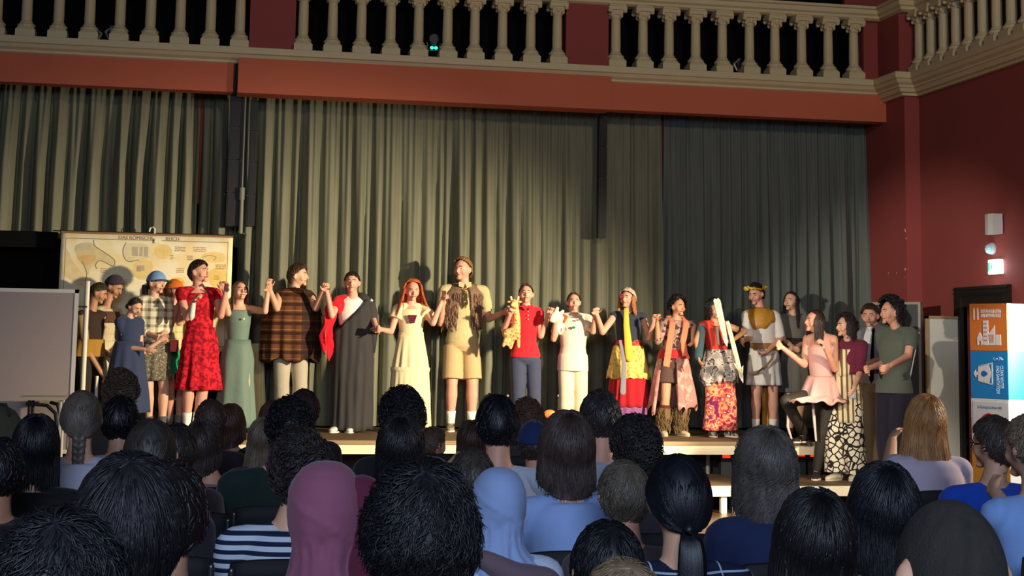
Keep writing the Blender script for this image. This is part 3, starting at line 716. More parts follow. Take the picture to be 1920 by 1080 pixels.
for i, (nm, c1, c2) in enumerate(CUBES):
    o_ = V((A.x, A.y, i*s_)); t = thing('display_cube', LABELS[i], 'display cube', o_, 'stacked printed display cubes')
    B0 = frame(o_, u, v); g = G(); e_ = .004; g.box((0, .0, e_), (s_, s_, s_-.001), B0); g.build('core', solid((150, 140, 124), .8), t)
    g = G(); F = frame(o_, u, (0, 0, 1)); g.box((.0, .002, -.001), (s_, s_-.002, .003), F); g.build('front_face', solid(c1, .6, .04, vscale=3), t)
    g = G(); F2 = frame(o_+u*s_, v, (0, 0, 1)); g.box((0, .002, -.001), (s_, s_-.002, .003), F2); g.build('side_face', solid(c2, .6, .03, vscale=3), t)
    T = lambda x, y, w=.004: F @ Matrix.Translation(V((x, y, w)))
    if i == 4:
        text('11', .135, T(.028, s_-.135), wm, t, 'number', sx=.62, bold=.004); text('SUSTAINABLE CITIES\nAND COMMUNITIES', .040, T(.125, s_-.080), wm, t, 'lettering', sx=.60, bold=.0012)
        g = G(); g.prism([(.08, .05), (.08, .115), (.11, .165), (.14, .115), (.14, .05), (.122, .05), (.122, .085), (.098, .085), (.098, .05)], .003, .006, F); g.prism([(.148, .05), (.205, .05), (.205, .262), (.148, .262)], .003, .006, F); g.prism([(.212, .05), (.276, .05), (.276, .22), (.212, .15)], .003, .006, F); g.prism([(.283, .05), (.34, .05), (.34, .14), (.283, .14)], .003, .006, F); g.build('skyline_sign', wm, t)
        g = G()
        for r_ in range(5):
            for q in range(2): g.box((.160+q*.020, .085+r_*.036, .005), (.170+q*.020, .097+r_*.036, .0075), F)
        for q in range(4): g.box((.222+q*.013, .07, .005), (.226+q*.013, .14, .0075), F)
        g.build('skyline_windows', solid((190, 110, 60), .6), t)
    if i == 3:
        Rr = F @ Matrix.Translation(V((s_, s_, .004))) @ Matrix.Rotation(rad(-90), 4, 'Z')  # text reads downward
        text('6', .135, Rr @ Matrix.Translation(V((.045, -.145, 0))), wm2, t, 'number', sx=.62, bold=.004); text('CLEAN WATER\nAND SANITATION', .046, Rr @ Matrix.Translation(V((.125, -.083, 0))), wm2, t, 'lettering', sx=.62, bold=.0012)
        g = G(); cy = s_*.52; g.prism([(.085, cy-.055), (.085, cy+.065), (.20, cy+.085), (.225, cy+.0), (.20, cy-.085)], .003, .006, F); g.prism([(.232, cy-.095), (.244, cy-.097), (.244, cy+.097), (.232, cy+.095)], .003, .006, F); g.prism([(.085, cy+.065), (.244, cy+.097), (.244, cy+.087), (.085, cy+.055)], .003, .006, F); g.prism([(.085, cy-.065), (.244, cy-.097), (.244, cy-.087), (.085, cy-.055)], .003, .006, F)
        g.prism([(.032, cy), (.06, cy-.035), (.06, cy-.014), (.09, cy-.014), (.09, cy+.014), (.06, cy+.014), (.06, cy+.035)], .003, .006, F); g.build('glass_sign', wm, t)
        g = G(); g.prism([(.15+.0+.030*math.cos(a) if math.cos(a) < .6 else .15+.045, cy+.026*math.sin(a)*(1 if math.cos(a) < .6 else 0)) for a in [q*.35 for q in range(18)]], .005, .0075, F); g.build('water_drop', solid((16, 110, 180), .6), t)
    if i == 2:
        g = G(); g.box((.02, .03, .002), (s_+.0, s_-.03, .006), F); g.build('paper_sheet', solid((214, 208, 200), .7), t)
        text('In Kooperation mit', .040, T(.075, s_-.085, .006), solid((120, 140, 176), .7), t, 'lettering', sx=.85)
        cols = [(214, 36, 84), (206, 40, 60), (226, 60, 60), (238, 196, 70), (244, 214, 110), (60, 150, 80), (40, 110, 170), (90, 60, 130)]
        for q in range(8):
            a0 = math.pi*.5+q*math.pi/4*.99 if q < 3 else math.pi*.5-(q-2)*math.pi/4
            a1 = a0+math.pi/4*.96; cx_, cy_ = .21, .15
            g = G(); g.prism([(cx_+.135*math.cos(a0+(a1-a0)*j/6), cy_+.135*math.sin(a0+(a1-a0)*j/6)) for j in range(7)]+[(cx_+.055*math.cos(a1-(a1-a0)*j/6), cy_+.055*math.sin(a1-(a1-a0)*j/6)) for j in range(7)], .006, .008, F); g.build('wheel_segment', solid(cols[q], .6), t)
    if i == 1:
        text('2', .135, T(.05, s_-.17), wm, t, 'number', sx=.62, bold=.004); text('ZERO\nHUNGER', .05, T(.125, s_-.10), wm, t, 'lettering', sx=.7, bold=.0012)
        g = G(); g.prism([(.10, .14), (.14, .07), (.27, .07), (.31, .14)], .003, .006, F); g.build('bowl_sign', wm, t)
# ================================================================== PEOPLE: builders
def skin(c): return solid(c, .5, .08, 90, .12, vscale=25, spec=.4, bdist=.002)
SK_FAIR, SK_PINK, SK_TAN, SK_DIM = skin((224, 172, 138)), skin((220, 160, 132)), skin((196, 142, 104)), skin((176, 124, 96))
EYE_W, EYE_D, LIP = solid((186, 168, 154), .3, 0), solid((40, 28, 22), .3, 0), solid((170, 82, 72), .5, 0)

def hair_mat(c, rough=.44, spec=.5):
    key = ('hair', c, rough)
    if key in _mats: return _mats[key]
    n = Nd('hair_%d_%d_%d' % c, rough, spec)
    n.bs.inputs['Sheen Weight'].default_value = .0; n.bs.inputs['Sheen Roughness'].default_value = .4
    col = n.mix(n.noise(38, 4, (1, 1, .25)), tuple(int(v*.55) for v in c), tuple(min(255, int(v*1.35)) for v in c))
    _mats[key] = n.done(col, 260, .6 if rough > .9 else .3, .004 if rough > .9 else .002); return _mats[key]
HK, HD, HB, HC, HG = (30, 27, 29), (48, 38, 34), (78, 58, 44), (104, 80, 56), (112, 106, 96)

def basis(yaw, pitch=0, roll=0):
    """yaw 0 faces the camera, + turns to picture right; returns matrix with columns (picture-side x, face, up)"""
    y = rad(yaw)
    f = V((math.sin(y), -math.cos(y), 0)); u = V((0, 0, 1)); x = u.cross(f)   # x: the person's own left-hand axis mirrored below
    x = f.cross(u)
    M = Matrix((x, f, u)).transposed()
    M = M @ Matrix.Rotation(rad(-pitch), 3, 'X') @ Matrix.Rotation(rad(roll), 3, 'Y')
    return M

class Head:
    def __init__(s, c, M, k): s.c, s.M, s.k = V(c), M, k
    A, B, C = .076, .096, .114
    def w(s, x, y, z): return s.c + s.M @ (V((x, y, z))*s.k)
    def geo(s, g, ears=True, face=True):
        k = s.k; A, B, C = s.A, s.B, s.C; nv, nu = 18, 24; rs = []
        for i in range(1, nv):
            t = math.pi*i/nv; rg = []
            for j in range(nu):
                a = 2*math.pi*j/nu; x = A*math.sin(t)*math.sin(a); y = B*math.sin(t)*math.cos(a); z = C*math.cos(t)
                if z < 0:
                    q = -z/C; x *= 1-.26*q**1.4
                    if y < 0: y *= 1-.38*q
                    else: y *= 1-.10*q*q
                if z > 0 and y < 0: y *= 1.04
                if y > 0: y = min(y, .087+.004*math.cos(a))
                rg.append(s.w(x, y, z))
            rs.append(rg)
        g.rings([[s.w(0, 0, C*.995)+(p-rs[0][0].lerp(rs[0][12], .5))*.3 for p in rs[0]]]+rs+[[s.w(0, .01, -C)+(p-rs[-1][0].lerp(rs[-1][12], .5))*.3 for p in rs[-1]]])
        if face:
            g.loft([s.w(0, .080, .030), s.w(0, .092, .012), s.w(0, .108, -.014), s.w(0, .110, -.024), s.w(0, .092, -.032)], [k*.006, k*.009, k*.013, k*.014, k*.008], s.M @ V((1, 0, 0)), 10)
            g.ball(s.w(0, .084, .030), (.048*k, .012*k, .009*k), s.M); g.ball(s.w(0, .078, -.088), (.028*k, .020*k, .018*k), s.M)
            g.ball(s.w(0, .087, -.049), (.023*k, .009*k, .006*k), s.M); g.ball(s.w(0, .086, -.060), (.019*k, .010*k, .007*k), s.M)
            for e in (-1, 1): g.ball(s.w(e*.040, .058, -.026), (.026*k, .026*k, .030*k), s.M)
        if ears:
            for e in (-1, 1):
                g.ball(s.w(e*.080, -.004, -.010), (.009*k, .017*k, .031*k), s.M, 10, 7); g.ball(s.w(e*.088, -.012, .000), (.007*k, .017*k, .027*k), s.M, 10, 7)
        return g

def hand_geo(g, wr, d, nrm, k, curl=.5, side=1, spread=.12):
    """wrist point, pointing direction, palm normal; five separate fingers and a thumb on the side"""
    d = V(d).normalized(); nrm = V(nrm); nrm = (nrm-d*nrm.dot(d)).normalized(); x = d.cross(nrm)*side
    wr = V(wr); k = k
    g.loft([wr-d*.012*k, wr+d*.01*k, wr+d*.04*k, wr+d*.075*k, wr+d*.088*k], [(.022*k, .015*k), (.027*k, .016*k), (.038*k, .016*k), (.038*k, .013*k), (.026*k, .009*k)], x, 12)
    L = [.062, .074, .078, .070, .055]
    for i, (off, ln) in enumerate(zip((-.029, -.010, .009, .028), (.066, .076, .071, .056))):
        b = wr + d*.078*k + x*off*k; a0 = curl*.7+.05*i*curl; dd = (d + x*spread*(off/.03)).normalized()
        pts = [b]; rr = [.0088*k]; an = a0
        for seg, fr in ((0, .45), (1, .32), (2, .23)):
            v = dd*math.cos(an) + nrm*math.sin(an); pts.append(pts[-1]+v*ln*fr*k); rr.append((.0086-.0009*(seg+1))*k); an += curl*(1.25 if seg == 0 else 1.0)
        g.chain(pts, rr, 8)
    b = wr + d*.022*k - x*.024*k
    v1 = (d*.62 - x*.70 + nrm*.25).normalized(); v2 = (d*.85 - x*.25+nrm*(.3+.4*curl)).normalized()
    g.chain([b, b+v1*.034*k, b+v1*.034*k+v2*.028*k, b+v1*.034*k+v2*.05*k], [.0125*k, .0105*k, .0092*k, .0075*k], 8)

def bend(a, b, L1, L2, hint):
    """middle joint of a two-bone limb from a to b, bending toward hint"""
    a, b, hint = V(a), V(b), V(hint); d = b-a; D = min(d.length, (L1+L2)*.999); D = max(D, abs(L1-L2)+.01); u = d.normalized()
    x = (L1*L1-L2*L2+D*D)/(2*D); h = math.sqrt(max(L1*L1-x*x, 0)); p = hint-u*hint.dot(u)
    p = p.normalized() if p.length > 1e-6 else u.orthogonal()
    return a+u*x+p*h

# ---- hair ------------------------------------------------------------------
class Hair:
    def __init__(s, head, crown=24, seed=1):
        s.h = head; s.a = rad(crown); s.rnd = random.Random(seed); s.seed = seed; s.lw = 1.0
    def dirv(s, th, ph):
        c, d = math.cos(s.a), math.sin(s.a)
        ax = V((0, -d, c)); f = V((0, c, d)); x = V((1, 0, 0))
        return ax*math.cos(th) + (f*math.cos(ph)+x*math.sin(ph))*math.sin(th)
    def surf(s, th, ph, lift):
        d = s.dirv(th, ph); A, B, C = s.h.A+lift, s.h.B+lift*1.05, s.h.C+lift
        q = d/math.sqrt((d.x/A)**2+(d.y/B)**2+(d.z/C)**2)
        if q.z < -.02 and q.y < 0:
            q.y *= 1-.30*min(1, (-q.z-.02)/.09)
        return s.h.w(*q)
    def path(s, ph, th0, th1, drop, lift, n=10, wave=(0, 0, 0), flare=.0, sweep_=0, part=False, end_lift=0):
        rnd = s.rnd; pts = []; k = s.h.k
        phn = (ph+math.pi) % (2*math.pi)-math.pi
        nd = 0 if drop <= 0 else max(4, int(n*.6)); ns = max(4, n-nd)
        for i in range(ns):
            t = i/(ns-1); th = th0+(th1-th0)*t; p = phn
            if part and abs(phn) < 1.15:
                p = phn + math.copysign((1.25-abs(phn))*min(1, (th/1.25))**1.5, phn)
            p += sweep_*t
            pts.append(s.surf(th, p, lift+end_lift*t*t))
        if nd:
            d = (pts[-1]-pts[-2]).normalized(); out = pts[-1]-s.h.c; out.z = 0; out = out.normalized() if out.length > 1e-5 else V((0, 0, 0)); st = drop*k/nd
            for i in range(nd):
                d = (d*.45 + V((0, 0, -1))*.75 + out*flare*.2).normalized(); pts.append(pts[-1]+d*st)
        if wave[0]:
            am, wl, p0 = wave; q = []; ac = 0; out0 = None
            for i, p in enumerate(pts):
                if i: ac += (p-pts[i-1]).length
                tg = (pts[min(i+1, len(pts)-1)]-pts[max(i-1, 0)]).normalized(); o = (p-s.h.c); o = (o-tg*o.dot(tg)); o = o.normalized() if o.length > 1e-6 else tg.orthogonal()
                sd = tg.cross(o); e = min(1, i/3)
                q.append(p + sd*am*k*e*math.sin(ac/wl*2*math.pi/k+p0) + o*am*k*.6*e*math.cos(ac/wl*2*math.pi/k+p0))
            pts = q
        return pts
    def lock(s, g, pts, w, t=.004, m=5):
        k = s.h.k; w = w*s.lw; t = t*(.9 if s.lw > .9 else (.36 if s.lw < .5 else .55)); rs = []; N = len(pts); cx = s.h.c
        for i, p in enumerate(pts):
            tg = pts[min(i+1, N-1)]-pts[max(i-1, 0)]; tg = tg.normalized() if tg.length > 1e-9 else V((0, 0, -1))
            o = p-cx; 
            if o.z < -.1*k: o.z = -.1*k*0
            o = o-tg*o.dot(tg); o = o.normalized() if o.length > 1e-6 else tg.orthogonal(); sd = tg.cross(o)
            u = i/(N-1); pr = min(1, .45+u*3) * (1-u**3*.92)
            rs.append([p + sd*(math.cos(2*math.pi*j/m)*w*k*pr) + o*(math.sin(2*math.pi*j/m)*t*k*(.4+.6*pr)) for j in range(m)])
        g.rings(rs)
    def cap(s, g, thend, lift=.010, n=12, nu=40, drop=lambda p: 0, groove=.002, flare=0, part=False, wave=(0, 0, 0), closed_=True):
        cols = []
        for j in range(nu):
            ph = 2*math.pi*j/nu; gr = groove*(hnoise(math.cos(ph)*7, math.sin(ph)*7, s.seed)*1.5+.6*math.sin(ph*23+s.seed))
            cols.append(s.path(ph, .003, thend(ph), drop(ph), lift+gr, n if drop(ph) <= 0 else n, flare=flare, part=part, wave=wave))
        mx = max(len(c) for c in cols)
        rows = [[cols[j][i] for j in range(nu)] for i in range(mx)]
        g.rings(rows, cap=False)
def end_short(front=1.12, side=1.42, back=1.92):
    def f(ph):
        c = math.cos(ph); return side + (front-side)*max(0, c)**1.3 + (back-side)*max(0, -c)**.8
    return f

def make_hair(head, style, mat, parent, seed=1, dens=1.0, L=.3, **o):
    """one mesh of scalp cover and many tapered locks"""
    H = Hair(head, o.get('crown', 24), seed); g = G(); r = H.rnd; k = head.k
    vol = o.get('vol', 0.0); H.lw = .55 if dens < 1.7 else (.32 if dens < 3 else (.24 if dens < 5 else .17)); dens = dens*1.7 if dens < 1.7 else (dens*1.5 if dens < 3 else dens*1.75)
    if style == 'curly': dens *= 1.3; H.lw *= 1.25
    if style in ('short', 'crew', 'messy', 'buzz', 'bowl'):
        e = end_short(o.get('front', 1.24), o.get('side', 1.40 if style != 'bowl' else 1.65), o.get('back', 1.95 if style != 'bowl' else 2.05))
        base = {'short': .012, 'crew': .009, 'messy': .016, 'buzz': .004, 'bowl': .014}[style]+vol
        H.cap(g, e, base, 14, 48, groove=.0 if style == 'buzz' else .003)
        n = int({'short': 260, 'crew': 170, 'messy': 300, 'buzz': 0, 'bowl': 260}[style]*dens)
        for i in range(n):
            ph = r.uniform(-math.pi, math.pi); te = e(ph); t0 = te*math.sqrt(r.uniform(0, .85)); ln = r.uniform(.3, .62) if style != 'bowl' else r.uniform(.5, .9)
            t1 = min(te+.06, t0+ln); lf = base+r.uniform(-.002, .004)
            am = {'short': .003, 'crew': .001, 'messy': .008, 'bowl': .002}[style]
            H.lock(g, H.path(ph, t0, t1, 0, lf, 7, wave=(am*r.uniform(.5, 1.6), r.uniform(.05, .09), r.uniform(0, 6)), sweep_=r.uniform(-.3, .3)*(1 if style != 'bowl' else .3), end_lift={'short': .004, 'crew': .001, 'messy': .012, 'bowl': .001}[style]*r.uniform(-.3, 1.2)), r.uniform(.006, .012), .0032)
    elif style in ('long', 'bob', 'wavy', 'lob'):
        part = o.get('part', True); fl = o.get('flare', .0)
        e = lambda ph: 1.62 if abs(math.cos(ph)) < .6 or math.cos(ph) < 0 else 1.62
        def dr(ph):
            c = math.cos(ph); return L*(1.0 if c < .3 else 1.0)
        fr = o.get('frontopen', .55)
        base = .014+vol; wv = o.get('wave', (.0, .08, 0))
        # shell: only from one side of the face round the back to the other
        nu = 44; cols = []
        for j in range(nu+1):
            ph = fr+(2*math.pi-2*fr)*j/nu; gr = .003*hnoise(math.cos(ph)*8, math.sin(ph)*8, seed)+.0015*math.sin(ph*27)
            cols.append(H.path(ph, .003, 1.62, L*.92*(1+.06*hnoise(ph*3, seed, 1)), base+gr, 16, flare=fl, part=part, wave=(wv[0]*.5, wv[1], ph*3)))
        g.rings([[c[i] for c in cols] for i in range(len(cols[0]))], cap=False, closed=False)
        # closing cap over the crown and forehead
        H.cap(g, lambda ph: 1.02 if math.cos(ph) > .2 else 1.3, base-.002, 8, 32, part=False)
        n = int((240 if style != 'bob' else 220)*dens)
        for i in range(n):
            ph = fr+(2*math.pi-2*fr)*r.random(); 
            if r.random() < .75: t0 = r.uniform(.02, 1.2)
            else: t0 = r.uniform(1.2, 1.6)
            dl = L*r.uniform(.6, 1.04)*(1 if r.random() < .8 else .7)
            H.lock(g, H.path(ph, t0, 1.62+(.0), dl, base+r.uniform(-.001, .005), 14, wave=(wv[0]*r.uniform(.5, 1.5)+.0015, wv[1]*r.uniform(.8, 1.3), r.uniform(0, 6)), flare=fl+r.uniform(-.1, .15), part=part, sweep_=r.uniform(-.08, .08)), r.uniform(.006, .012), .0035)
        for i in range(int(40*dens)):
            ph = r.uniform(-fr, fr); H.lock(g, H.path(ph, r.uniform(.05, .5), 1.5, L*r.uniform(.4, .9), base+.002, 12, part=True, wave=(.002, .1, 0)), .009, .0035)
    elif style == 'curly':
        base = .022+vol; e = end_short(o.get('front', 1.05), 1.6, o.get('back', 2.05)); H.cap(g, e, base-.006, 12, 40, groove=.007)
        R = o.get('curl', .014)
        for i in range(int(330*dens)):
            ph = r.uniform(-math.pi, math.pi); te = e(ph); th = te*math.sqrt(r.uniform(0, 1)); c = H.surf(th, ph, base+r.uniform(-.006, .012)); nrm = (c-head.c).normalized(); tv = nrm.orthogonal().normalized(); bv = nrm.cross(tv)
            a0 = r.uniform(0, 6.3); rr = R*k*r.uniform(.6, 1.3); tilt = r.uniform(-.6, .6); pts = []
            for q in range(8):
                a = a0+q*.75; pts.append(c+tv*math.cos(a)*rr+bv*math.sin(a)*rr+nrm*(math.sin(a+tilt)*rr*.6+q*.0008))
            H.lock(g, pts, .0055*r.uniform(.8, 1.3), .005, 5)
        if o.get('hang', 0):
            for i in range(int(120*dens)):
                ph = o.get('fo', .9)+(2*math.pi-2*o.get('fo', .9))*r.random(); H.lock(g, H.path(ph, r.uniform(1.0, 1.5), 1.65, o['hang']*r.uniform(.5, 1.05), base+r.uniform(-.006, .008), 20, wave=(.014, .05, r.uniform(0, 6)), flare=.4*r.uniform(0, 1)), r.uniform(.007, .012), .006)
    elif style in ('braid', 'ponytail', 'bun', 'updo'):
        e = end_short(1.08, 1.5, 1.85); H.cap(g, e, .011+vol, 14, 44, groove=.003)
        knot = H.surf(o.get('knot', 1.55), math.pi, .02)
        kb = H.surf(1.75, math.pi, .014) if style == 'braid' else knot
        for i in range(int(240*dens)):
            ph = r.uniform(-math.pi, math.pi); te = e(ph); t0 = te*r.uniform(.3, 1); p0 = H.surf(t0, ph, .012+vol)
            pm = H.surf((t0+o.get('knot', 1.55))/2, ph+(math.pi-abs(ph))*.35*math.copysign(1, ph), .016+vol)
            pts = []
            for q in range(8):
                u = q/7; x = p0*(1-u)**2+pm*2*u*(1-u)+kb*u*u
                lv = head.M.transposed() @ (x-head.c)/k; rr_ = math.sqrt((lv.x/(head.A+.013+vol))**2+(lv.y/(head.B+.013+vol))**2+(lv.z/(head.C+.013+vol))**2)
                if rr_ < 1 and rr_ > 1e-4: x = head.c+(x-head.c)/rr_
                pts.append(x)
            H.lock(g, pts, r.uniform(.006, .011), .0035)
        if style == 'braid':
            nseg = int(L/.028); p = kb+V((0, 0, -.01)); bx = head.M @ V((1, 0, 0)); by = head.M @ V((0, -1, 0))
            for q in range(nseg):
                tt = q/nseg; s_ = (1-.45*tt)*k; c0 = p+V((o.get('bdx', 0)*q, 0, -.028*k*q))+by*.012*k*math.sin(tt*3)
                for e_ in (-1, 1): g.loft([c0+bx*e_*.020*s_+V((0, 0, .02*k)), c0+bx*e_*.016*s_+by*.006, c0+V((0, 0, -.016*k))+bx*e_*-.004, c0+V((0, 0, -.030*k))-bx*e_*.008*s_], [.008*s_, .016*s_, .014*s_, .005*s_], None, 8)
            g.loft([p+V((o.get('bdx', 0)*nseg, 0, -.028*k*nseg-d_)) for d_ in (0, .03, .06)], [.010, .014, .004])
        elif style == 'ponytail':
            for i in range(int(150*dens)):
                a = r.uniform(0, 6.3); q0 = r.uniform(0, 1)*.02; bx = head.M @ V((1, 0, 0)); by = head.M @ V((0, -1, 0)); pts = []
                for q in range(12):
                    u = q/11; wd = (.010+.030*math.sin(min(1, u*1.6)*math.pi*.6))*k
                    x = knot + by*(.045*k*math.sin(min(1, u*2.2)*math.pi/2)) + V((0, 0, -L*u*u*.9-L*.1*u+.02*math.sin(u*3))) + bx*(math.cos(a)*wd+o.get('pdx', 0)*u) + by*math.sin(a)*wd*.7
                    pts.append(x)
                H.lock(g, pts, .007, .005)
            g.loft([knot-(head.M @ V((0, 1, 0)))*q_*k for q_ in (-.01, .01, .03)], [.014*k, .017*k, .012*k])
        elif style in ('bun', 'updo'):
            R = o.get('R', .045)*k; bc = knot+(knot-head.c).normalized()*R*.5
            g.ball(bc, (R*.9, R*.9, R*.85))
            for i in range(int(70*dens)):
                ax = V((r.uniform(-1, 1), r.uniform(-1, 1), r.uniform(-1, 1))).normalized(); t_ = ax.orthogonal().normalized(); b_ = ax.cross(t_); a0 = r.uniform(0, 6)
                H.lock(g, [bc+(t_*math.cos(a0+q*.4)+b_*math.sin(a0+q*.4))*R*.98 for q in range(7)], .007, .004)
    return g.build('hair', mat, parent, smooth=True)

# ---- figure -------------------------------------------------------------------
class Fig:
    """a person; joints are points of the hall"""
    def __init__(s, label, base, H, group=None, kind='person'):
        s.H, s.k = H, H/1.7; s.base = V(base)
        s.t = thing('person', label, 'person', s.base, group); s.J = {}
    def torso(s, g, grow=0.0, lo=0.0, hi=1.0, fem=0, z_lo=None):
        """loft of the trunk from hips to neck base; grow widens it (a garment)"""
        J, k = s.J, s.k; hip, nb, x = J['hip'], J['neck'], J['lat']
        pr = [(-.10, .118, .085), (-.04, .150 if not fem else .155, .102), (.03, .150 if not fem else .156, .104), (.13, .138, .095), (.28, .122 if not fem else .108, .084), (.45, .130 if not fem else .118, .092), (.62, .143 if not fem else .128, .104), (.78, .150 if not fem else .132, .096), (.89, .138 if not fem else .122, .078), (.955, .095, .060), (1.01, .058, .050)]
        d = nb-hip; pts, rr = [], []
        for t, a, b in pr:
            if t < lo or t > hi+.001: continue
            pts.append(hip+d*t); rr.append((a*k+grow, b*k+grow))
        g.loft(pts, rr, x, 24); return g
    def body(s, mat, arms=True, legs=True, curl=(.6, .6), vox=.0075, hands=True, feet=True, palms=None, face=True, fem=0, eyes=True, cut=False):
        J, k = s.J, s.k; g = G(); hd = s.head; hd.geo(g, face=face)
        s.torso(g, -.006, fem=fem)
        top = hd.w(0, -.018, -.05); g.loft([top, top.lerp(J['neck'], .5), J['neck'], J['neck']-V((0, 0, .04*k))], [(.052*k, .054*k), (.050*k, .052*k), (.058*k, .056*k), (.08*k, .055*k)], J['lat'], 16)
        for i, sd in enumerate('lr'):
            S = J['s'+sd]; g.limb(J['neck']-V((0, 0, .018*k)), S-V((0, 0, .006)), .042*k, .048*k)
            if arms:
                E_, W_ = J['e'+sd], J['w'+sd]; g.limb(S, E_, .047*k, .036*k); g.limb(E_, W_, .037*k, .025*k)
                if hands:
                    d = (J.get('hd'+sd) or (W_-E_)); n_ = (palms or {}).get(sd) or (J['fwd']*.4 - J['lat']*(1 if sd == 'r' else -1)*.6)
                    hand_geo(g, W_, d, n_, k*1.0, curl[i], 1 if sd == 'l' else -1)
            if legs:
                Hp, Kn, An = J['h'+sd], J['k'+sd], J['a'+sd]
                g.limb(Hp, Kn, .080*k, .055*k); g.loft([Kn, Kn.lerp(An, .12), Kn.lerp(An, .30), Kn.lerp(An, .6), An, An+V((0, 0, -.03*k))], [.053*k, .055*k, .058*k, .045*k, .034*k, .036*k], None, 14)
                if feet:
                    f = J['f'+sd]; g.loft([An-f*.05*k+V((0, 0, -.05*k)), An-f*.03*k+V((0, 0, -.045*k)), An+f*.05*k+V((0, 0, -.045*k)), An+f*.13*k+V((0, 0, -.06*k)), An+f*.17*k+V((0, 0, -.065*k))], [(.02*k, .02*k), (.034*k, .032*k), (.038*k, .034*k), (.042*k, .018*k), (.022*k, .012*k)], f.cross(V((0, 0, 1))), 12)
        ob = g.build('body', mat, s.t, remesh=vox, sm=2)
        if eyes:
            for e in (-1, 1):
                g = G(); g.ball(hd.w(e*.030, .079, .008), (.0125*k, .008*k, .0055*k), hd.M, 10, 6); g.cm = 1; g.ball(hd.w(e*.030, .085, .008), (.0065*k, .004*k, .0055*k), hd.M, 8, 5); g.build('eye', [EYE_W, EYE_D], s.t, smooth=True)
                g = G(); g.chain([hd.w(e*.014, .096, .027), hd.w(e*.030, .094, .031), hd.w(e*.046, .080, .026)], [.0035*k, .004*k, .0025*k], 6); g.build('eyebrow', s.brow, s.t, smooth=True)
            g = G(); g.loft([hd.w(-.024, .089, -.054), hd.w(-.010, .098, -.053), hd.w(.010, .098, -.053), hd.w(.024, .089, -.054)], [(.003*k, .003*k), (.005*k, .007*k), (.005*k, .007*k), (.003*k, .003*k)], V((0, 0, 1)), 8); g.build('mouth', LIP, s.t, smooth=True)
        return ob
    def part(s, name, g, mat, **kw): return g.build(name, mat, s.t, **kw)
    # garments -----------------------------------------------------------
    def top(s, mat, sleeve=.6, lo=0.0, hi=.985, grow=.012, name='shirt', fem=0, vox=.009, cuff=.010, flare=0, drop=0):
        J, k = s.J, s.k; g = G(); s.torso(g, grow, lo, hi, fem)
        g2 = s
        for sd in 'lr':
            S, E_, W_ = J['s'+sd], J['e'+sd], J['w'+sd]
            if not (sleeve == 0 and hi < .9): g.limb(J['neck']-V((0, 0, .030*k)), S-V((0, 0, .006)), .040*k+grow*.6, .050*k+grow*.6)
            if sleeve > 0:
                q = min(1, sleeve); g.loft([S+(S-E_).normalized()*.02, S, S.lerp(E_, q*.6), S.lerp(E_, q)], [.045*k, .052*k+grow*.7, .048*k+cuff, (.044-.008*q)*k+cuff+flare], None, 16)
            if sleeve > 1:
                q = sleeve-1; g.loft([E_.lerp(S, .15), E_, E_.lerp(W_, q)], [.036*k+cuff, .040*k+cuff*.8, (.038-.012*q)*k+cuff*.8+flare], None, 16)
        if drop:
            h = J['hip']; g.loft([h+V((0, 0, .06)), h, h-V((0, 0, drop))], [(.150*k+grow, .100*k+grow), (.155*k+grow, .108*k+grow), (.160*k+grow+flare*.3, .118*k+grow+flare*.3)], J['lat'], 24)
        return g.build(name, mat, s.t, remesh=vox, sm=3)
    def trousers(s, mat, to=1.0, wide=.0, name='trousers', vox=.009, grow=.012, hem=0):
        """to: 1 ankle, .5 knee ... measured along hip-knee-ankle"""
        J, k = s.J, s.k; g = G(); h = J['hip']
        g.loft([h-V((0, 0, .10*k)), h-V((0, 0, .05*k)), h+V((0, 0, .02*k)), h+V((0, 0, .085*k))], [(.11*k, .08*k), (.150*k+grow, .105*k+grow), (.152*k+grow, .106*k+grow), (.134*k+grow, .095*k+grow)], J['lat'], 24)
        for sd in 'lr':
            Hp, Kn, An = J['h'+sd], J['k'+sd], J['a'+sd]
            if to > .5: g.ball(Kn, .060*k+grow+wide*.7*k)
            q = min(1, to*2); g.loft([Hp+V((0, 0, .03)), Hp, Hp.lerp(Kn, q*.5), Hp.lerp(Kn, q)], [.05*k, .083*k+grow, (.072+wide*.4)*k+grow, ((.080-.024*q)+wide*.8)*k+grow], None, 18)
            if to > .5:
                q = (to-.5)*2; g.loft([Kn.lerp(Hp, .1), Kn, Kn.lerp(An, q*.5), Kn.lerp(An, q)], [.058*k+grow, .058*k+grow+wide*.8*k, .056*k+grow+wide*k, .042*k+grow+hem+wide*1.2*k], None, 18)
        return g.build(name, mat, s.t, remesh=vox, sm=3)
